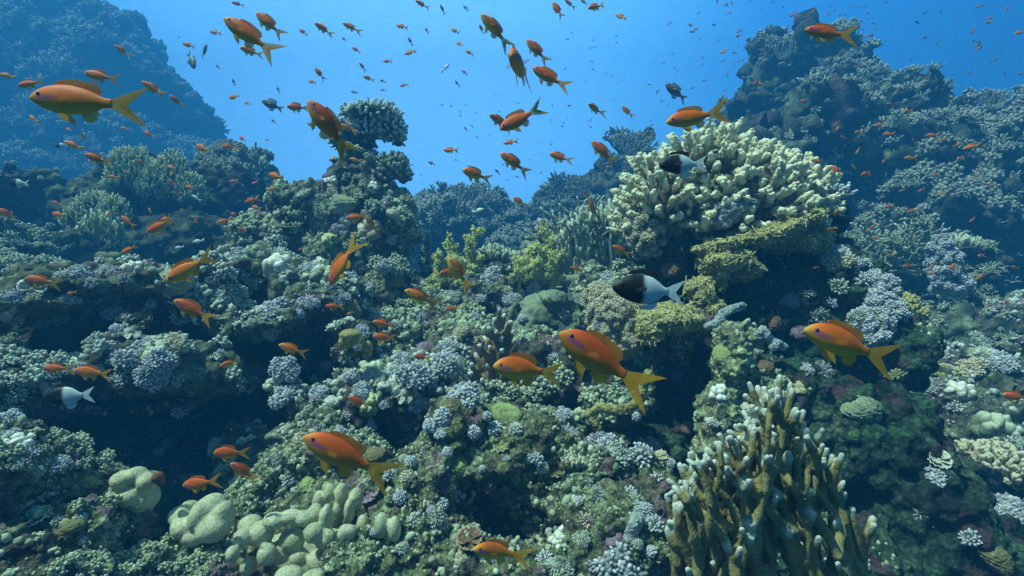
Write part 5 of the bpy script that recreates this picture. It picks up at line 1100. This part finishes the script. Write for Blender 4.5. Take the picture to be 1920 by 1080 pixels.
for f in [
 (0,66,186,266,196,.125,6,G3,'large orange fish with yellow belly fins near the top corner before the shaded wall'),
 (5,424,38,522,104,.10,8,G1,'long brownish orange fish heading up towards the surface, largest above the fans'),
 (0,481,25,532,68,.085,5,G1,'slim dark orange fish just above and behind the long brownish one'),
 (1,453,92,492,103,.07,20,G1,'small bright orange fish below the long brownish one'),
 (0,582,192,656,292,.115,10,G1,'orange fish with yellow head climbing left of the flat topped coral'),
 (4,539,201,580,202,.08,10,G1,'plump orange fish level with the grey damselfish in open water'),
 (2,902,31,960,86,.10,12,G1,'brown orange fish diving down tail at the top centre of open water'),
 (0,987,76,1030,118,.09,5,G1,'slender orange fish between the diving brown one and the fish seen head on'),
 (1,998,129,1069,166,.10,8,G1,'brownish orange fish below the one seen head on'),
  (1,1020,192,936,244,.10,0,G1,'X'),
 (2,918,219,962,240,.09,25,G1,'orange fish half hidden behind the one with the raised forked tail'),
 (3,1101,200,1133,212,.075,40,G1,'chubby orange fish turning towards us above the valley ridge'),
 (0,1108,266,1156,306,.085,6,G1,'orange fish just beside the cream coral head, nose up'),
 (1,1030,289,1075,303,.08,8,G1,'orange fish between the open valley water and the cream head'),
 (2,938,289,995,325,.085,12,G1,'orange fish with drooping yellow tail over the distant knoll'),
 (4,868,321,922,336,.075,20,G1,'bright stubby orange fish right above the distant knoll'),
 (5,1507,58,1606,68,.10,4,G1,'orange fish in front of the peak of the high reef ridge'),
 (5,1247,232,1366,206,.105,6,G2,'orange fish resting on top of the cream coral head'),
 (0,316,528,400,474,.10,8,G2,'orange fish with a tall yellow tail over the upper reef shelf'),
 (2,612,535,672,445,.125,-18,G2,'orange fish diving steeply with a wide yellow crescent tail'),
 (1,330,563,400,602,.09,10,G2,'orange fish heading up across the upper shelf with tail down'),
 (0,524,646,576,665,.075,8,G2,'slim orange fish in front of the dark hollow under the shelf'),
 (1,841,484,880,543,.085,12,G2,'orange fish swimming upright before the yellow tree coral'),
 (3,825,514,868,505,.075,25,G2,'small red orange fish behind the upright one by the tree coral'),
 (2,760,544,822,574,.08,10,G2,'orange fish under the tree coral pointing at the pinnacle foot'),
 (0,699,603,741,611,.07,8,G2,'small orange fish above the horn of the middle mound'),
 (4,700,631,744,633,.07,8,G2,'faint orange fish directly below another over the middle mound'),
 (1,776,667,809,673,.06,15,G2,'tiny orange fish over the lumpy tufts of the middle mound'),
 (0,653,744,694,763,.07,8,G2,'orange fish low on the flank of the middle mound'),
 (4,925,684,1056,704,.095,10,G3,'orange fish with yellow fins crossing the plated fire coral'),
 (1,1048,622,1222,738,.125,8,G3,'largest orange fish, purple eyed, before the cream broccoli coral'),
 (0,1503,617,1686,680,.115,5,G3,'orange red fish with long dorsal fin before the dark reef tower'),
 (0,574,815,738,903,.12,7,G3,'large orange fish gliding down past the rubbly ridge'),
 (3,889,1018,990,1050,.09,24,G3,'round orange fish at the bottom under the boulder cave'),
 (4,402,848,467,850,.075,6,G2,'orange fish above another in the lower dark hollow'),
 (1,436,866,482,904,.07,16,G2,'orange fish tucked below the pair in the lower dark hollow'),
 (0,340,912,417,899,.085,-5,G2,'yellowish orange fish beside the smooth folded coral dome'),
 (1,142,694,210,703,.08,8,G2,'orange fish hugging the lower reef shelf, the larger of two'),
 (5,82,691,140,690,.075,6,G2,'orange fish hugging the lower reef shelf, the smaller of two'),
 (3,417,686,446,674,.055,30,G2,'chubby little orange fish alone before the dark hollow'),
 (0,51,522,112,534,.085,6,G2,'orange fish over the outer end of the upper shelf'),
 (1,276,437,327,408,.08,4,G2,'orange fish climbing down across the shaded block, overlapping another'),
 (0,1148,461,1184,479,.065,10,G2,'small red orange fish beside the latticed fire coral'),
 (2,1070,501,1097,509,.055,15,G2,'tiny red orange fish under the latticed fire coral'),
 (1,1115,402,1100,358,.07,-20,G2,'orange fish diving headfirst into the latticed fire coral'),
 (0,648,410,692,404,.075,4,G2,'orange fish at the pinnacle flank, upper of a touching pair'),
 (1,687,408,708,434,.065,20,G2,'orange fish at the pinnacle flank, lower of a touching pair'),
 (0,962,370,988,387,.065,5,G1,'orange fish over the dip between the knoll and the low ridge'),
 (0,160,138,222,149,.08,5,G1,'orange fish just above the big one in the top corner'),
 (1,37,163,82,150,.07,10,G1,'orange fish behind the nose of the big one in the top corner'),
 (0,161,290,206,306,.07,10,G2,'orange fish over the first fan of the blue shaded block'),
 (1,228,476,258,459,.06,5,G2,'small orange fish above the upper shelf rim'),
 (0,610,574,646,575,.06,5,G2,'thin orange fish against the pinnacle foot'),
 (1,835,581,863,575,.055,5,G2,'thin orange fish low over the valley tufts'),
 (4,0,392,26,410,.07,10,G2,'orange fish half out of view at the outer coral outcrop'),
 (0,1880,740,1935,748,.08,0,G2,'dim orange fish half out of view over the far shoulder'),
]:
    i, hx, hy, tx, ty, ln, tn, g, lab = f
    if lab == 'X':
        o = put_big(1, 937, 243, 1020, 200, label='orange fish with a raised forked tail, nose down in open water', group=G1, length=.10, turn=0); continue
    put_big(i, hx, hy, tx, ty, label=lab, group=g, length=ln, turn=tn)
# one fish seen head on
o = copy_tree(BIG[4]); o.name = 'orange_fish'; tag(o, 'orange fish seen head on with side fins spread like small wings', 'fish', G1)
pose(o, 969, 124, 977, 122, length=.10, turn=80, roll=12, dmax=99)
d_ = 1.05; o.matrix_world = Matrix.Translation(P(973, 124, d_)) @ Matrix.Rotation(rad(-90 - 14), 4, 'Z') @ Matrix.Rotation(rad(6), 4, 'Y') @ Matrix.Rotation(rad(10), 4, 'X') @ Matrix.Scale(.135, 4)
for ch in o.children:
    if ch.name.startswith('pectoral'): ch.rotation_euler.z = rad(-62) if ch.location.y > 0 else rad(62)

# small fish seen singly
S1 = [(218,87,243,104),(270,155,308,180),(275,160,300,172),(320,180,342,199),(52,215,75,232),(121,266,158,280),(225,240,244,242),(268,245,290,258),(342,81,367,89),(391,58,418,64),(435,6,458,9),(404,120,412,130),(436,148,440,161),(427,183,453,180),(455,190,473,197),
 (560,54,578,67),(592,46,624,66),(590,128,609,149),(578,151,595,157),(518,162,526,176),(507,223,518,231),(576,230,590,240),(600,255,614,260),(364,271,398,285),(418,276,445,276),(446,255,464,266),(500,325,538,336),(200,330,226,333),(95,400,128,405),(97,377,116,386),
 (227,405,254,427),(298,411,325,409),(407,420,435,408),(445,426,462,436),(455,379,490,371),(470,386,493,393),(430,400,447,402),(125,551,143,547),(0,140,32,146),(643,45,678,60),(742,46,767,54),(779,3,805,15),(825,10,835,26),(868,10,880,22),(796,50,804,64),(845,53,863,64),(898,46,908,64),
 (640,68,650,78),(660,89,677,99),(765,70,774,86),(757,99,783,97),(855,78,870,88),(872,94,889,104),(718,114,737,116),(674,118,686,134),(681,144,703,151),(711,149,724,155),(749,160,767,159),(657,171,673,175),(712,168,724,170),(865,131,877,141),(853,152,862,163),(734,190,742,199),
 (1036,3,1056,36),(1058,0,1080,15),(1101,20,1136,5),(1155,24,1176,40),(1088,0,1103,8),(1165,200,1189,220),(943,268,973,265),(830,280,862,283),(802,303,817,309),(870,237,877,246),(928,317,938,328),(640,236,668,246),(655,298,680,302),(1520,300,1540,303),(1660,196,1685,201),
 (1690,212,1715,206),(1640,236,1660,230),(1655,252,1680,250),(1735,255,1762,252),(1810,278,1840,270),(1695,297,1720,295),(1655,390,1680,384),(1630,430,1642,420),(1700,398,1722,392),(1610,330,1640,322),(1895,500,1912,503),(1880,565,1900,570),(1830,480,1850,478),(1690,500,1712,497),
 (1745,330,1765,326),(1790,300,1812,296),(1850,350,1872,346),(1560,310,1575,330),(1745,420,1760,440),(1780,500,1798,506),(1660,480,1680,478),(1720,360,1735,352),(315,338,331,346),(345,350,370,352),(500,357,520,350),(470,345,486,340),(120,240,138,246),(310,310,332,318),(20,395,24,415),
 (255,300,275,310),(650,590,662,584),(560,470,572,462),(1410,160,1430,150),(1500,190,1515,186),(30,345,55,342),(1600,250,1620,246),(1350,100,1366,92),(1378,70,1392,64),(1845,44,1862,40),(1905,62,1925,58),(1480,30,1494,26)]
def where(x, y):
    if y < 120: v = 'high in the water'
    elif y < 250: v = 'midway up the water'
    elif y < 360: v = 'low over the reef'
    else: v = 'along the reef'
    h = ('by the shaded wall' if x < 330 else 'above the fire coral fans' if x < 560 else 'around the pinnacle' if x < 800 else 'over the valley' if x < 1090 else 'near the cream coral head' if x < 1400 else 'before the high ridge' if x < 1720 else 'at the dark knoll side')
    return v, h
cells = {}
for k, (hx, hy, tx, ty) in enumerate(S1):
    l = math.hypot(hx - tx, hy - ty); open_w = hy < 330 and 330 < hx < 1230
    src = BACKLIT[k % 3] if (open_w and l < 17) else SMALL[k % 5]
    v, h = where(hx, hy); o = put_small(src, 'orange_fish', (hx, hy, tx, ty), None, length=.075, turn=R.uniform(-25, 25))
    a = math.degrees(math.atan2(ty - hy, tx - hx)); att = 'level' if abs(a) < 14 else ('climbing' if a > 0 else 'diving')
    cells.setdefault((v, h, att, 'dark' if src in BACKLIT else 'small'), []).append((hx, o))
for (v, h, att, c), l in cells.items():
    l.sort(key=lambda t: t[0])
    for i, (x, o) in enumerate(l):
        tag(o, '%s fish %s %s %s%s' % (c, att, v, h, '' if len(l) == 1 else ', %s from the left' % words_[i]), 'fish', 'small fish ' + h)
# the far shoal: specks nobody can tell apart
def speck(x, y, l, lab, grp, srcs, dl=0):
    a = R.gauss(-20, 28) if x > 1200 else R.gauss(20, 35); dx, dy = math.cos(rad(a)) * l / 2, math.sin(rad(a)) * l / 2
    s = 1 if R.random() < .6 else -1
    put_small(R.choice(srcs), 'shoaling_fish', (x - dx * s, y - dy * s, x + dx * s, y + dy * s), lab, 'fish', grp, length=.07, turn=R.uniform(-30, 30))
for k in range(62):
    x, y = R.uniform(1230, 1440), R.uniform(2, 230)
    if y > 300 - (x - 1150) * .35: y *= .5
    speck(x, y, R.uniform(6, 12), 'tiny dark fish of the far shoal in open water beside the high ridge', 'far shoal beside the high ridge', BACKLIT)
for k in range(52):
    x, y = R.uniform(1600, 1918), R.uniform(3, 190); speck(x, y, R.uniform(7, 15), 'tiny dark fish of the far shoal in open water beyond the dark knoll', 'far shoal beyond the dark knoll', BACKLIT)
for k in range(30):
    x, y = R.uniform(1440, 1640), R.uniform(2, 60); speck(x, y, R.uniform(6, 10), 'tiny dark fish of the far shoal right above the high ridge', 'far shoal above the high ridge', BACKLIT)
for k in range(46):
    x, y = R.uniform(1040, 1230), R.uniform(60, 330); speck(x, y, R.uniform(5, 9), 'tiny dark fish of the far shoal behind the cream coral head', 'far shoal behind the cream head', BACKLIT)
for k in range(26):
    x, y = R.uniform(760, 1040), R.uniform(190, 350); speck(x, y, R.uniform(5, 9), 'tiny dark fish drifting far off over the head of the valley', 'far fish over the valley head', BACKLIT)
for k in range(26):
    x, y = R.uniform(1520, 1900), R.uniform(230, 560); speck(x, y, R.uniform(10, 20), 'tiny orange fish scattered before the shaded side of the high ridge', 'small fish before the high ridge', SMALL)
for k in range(16):
    x, y = R.uniform(120, 520), R.uniform(240, 440); speck(x, y, R.uniform(9, 18), 'tiny orange fish scattered among the fire coral fans', 'small fish among the fans', SMALL)
# drifting specks in the water
a = Acc(); n = 170; dd = rng.uniform(.45, 3.2, n); xx = rng.uniform(0, 1920, n); yy = rng.uniform(0, 1080, n)
pp = np.array([tuple(P(x, y, min(d, clear_depth(x, y, d)))) for x, y, d in zip(xx, yy, dd)]); a.scatter(ICO1, pp, rng.uniform(.0005, .0014, n) * (.5 + dd * .35), jit=.2)
tag(add('drifting_specks', a.mesh('drifting_specks', [M['bone']])), kind='stuff')
# damselfish
def put_tree(src, name, a, label, group=None, **k):
    o = copy_tree(src); o.name = name; pose(o, *a, **k); tag(o, label, 'fish', group)
G5, G6 = 'half black half white damselfish', 'grey damselfish in open water'
put_tree(TWO, 'damselfish', (1152, 538, 1292, 550), 'black headed white tailed damselfish before the cream broccoli coral', G5, length=.09, turn=4, full=1.0)
put_tree(TWO, 'damselfish', (1238, 310, 1332, 306), 'black headed white tailed damselfish against the cream coral head', G5, length=.085, turn=4, full=1.0)
put_tree(TWO, 'damselfish', (88, 744, 180, 740), 'blurred half black half white damselfish under the lower shelf', G5, length=.08, turn=4, full=1.0)
put_tree(TWO, 'damselfish', (18, 342, 56, 344), 'distant half black half white damselfish at the outer coral outcrop', G5, length=.08, turn=0, full=1.0)
put_tree(TWO, 'damselfish', (104, 274, 128, 270), 'tiny half black half white damselfish before the shaded wall', G5, length=.08, turn=0, full=1.0)
for (a, lab) in [((360,366,378,378), 'tiny pale damselfish before the fans, uppermost of three'), ((362,454,384,450), 'tiny pale damselfish below the fans, middle of three'), ((328,466,346,462), 'tiny pale damselfish below the fans, lowest of three'),
                 ((908,392,884,398), 'small blue white damselfish before the distant knoll'), ((1764,434,1784,428), 'slim pale blue fish beyond the net of curling branches')]:
    put_small(simple_fish(.1, 1.0, [M['pale'], M['white'], M['white'], M['pupil']]), 'damselfish', a, lab, 'fish', length=.06, turn=10)
put_tree(GREY, 'damselfish', (1248, 160, 1290, 188), 'round dark grey damselfish above the cream coral head', G6, length=.10, turn=10, full=1.0)
put_tree(GREY, 'damselfish', (494, 190, 532, 206), 'grey damselfish with a forked tail beside the plump orange fish', G6, length=.10, turn=10, full=1.0)
put_tree(GREY, 'damselfish', (367, 129, 349, 95), 'faded grey damselfish facing down by the shaded wall, left of two', G6, length=.12, turn=10, full=1.0)
put_tree(GREY, 'damselfish', (392, 88, 373, 107), 'faded grey damselfish facing up by the shaded wall, right of two', G6, length=.12, turn=30, full=1.0)
put_small(simple_fish(0, .7, [M['pale'], M['white'], M['white'], M['pupil']]), 'cleaner_fish', (843, 120, 826, 135), 'tiny bright white fish alone in the open blue water', 'fish', length=.07, turn=0)
for o in (*BIG, TWO, GREY):
    for c in o.children:
        for g in c.children: bpy.data.objects.remove(g)
        bpy.data.objects.remove(c)
    bpy.data.objects.remove(o)

# ---------------------------------------------------------------- the water itself
import bmesh
def haze():
    bm = bmesh.new(); bmesh.ops.create_cube(bm, size=1.0)
    me = bpy.data.meshes.new('haze')
    x0, x1, y0, y1, z0, z1 = -34, 34, -4, 21, -9, 9.4
    for v in bm.verts: v.co = ((x0 + x1) / 2 + v.co.x * (x1 - x0), (y0 + y1) / 2 + v.co.y * (y1 - y0), (z0 + z1) / 2 + v.co.z * (z1 - z0))
    bm.to_mesh(me); bm.free()
    m = bpy.data.materials.new('water_haze'); m.use_nodes = True; n = m.node_tree; n.nodes.clear()
    v = n.nodes.new('ShaderNodeVolumePrincipled'); v.inputs['Color'].default_value = (.05, .38, 1.0, 1)
    v.inputs['Density'].default_value = .076; v.inputs['Anisotropy'].default_value = 0.0
    out = n.nodes.new('ShaderNodeOutputMaterial'); n.links.new(v.outputs[0], out.inputs['Volume'])
    me.materials.append(m)
    o = add('haze', me); tag(o, kind='stuff')
haze()
for k, v in LABELS.items():
    if len(v) > 1 and len({g or n for n, g in v}) > 1: print('DUP LABEL', k, v[:3])
tot = sum(len(o.data.polygons) for o in SC.objects if o.type == 'MESH'); uniq = sum(len(m.polygons) for m in bpy.data.meshes)
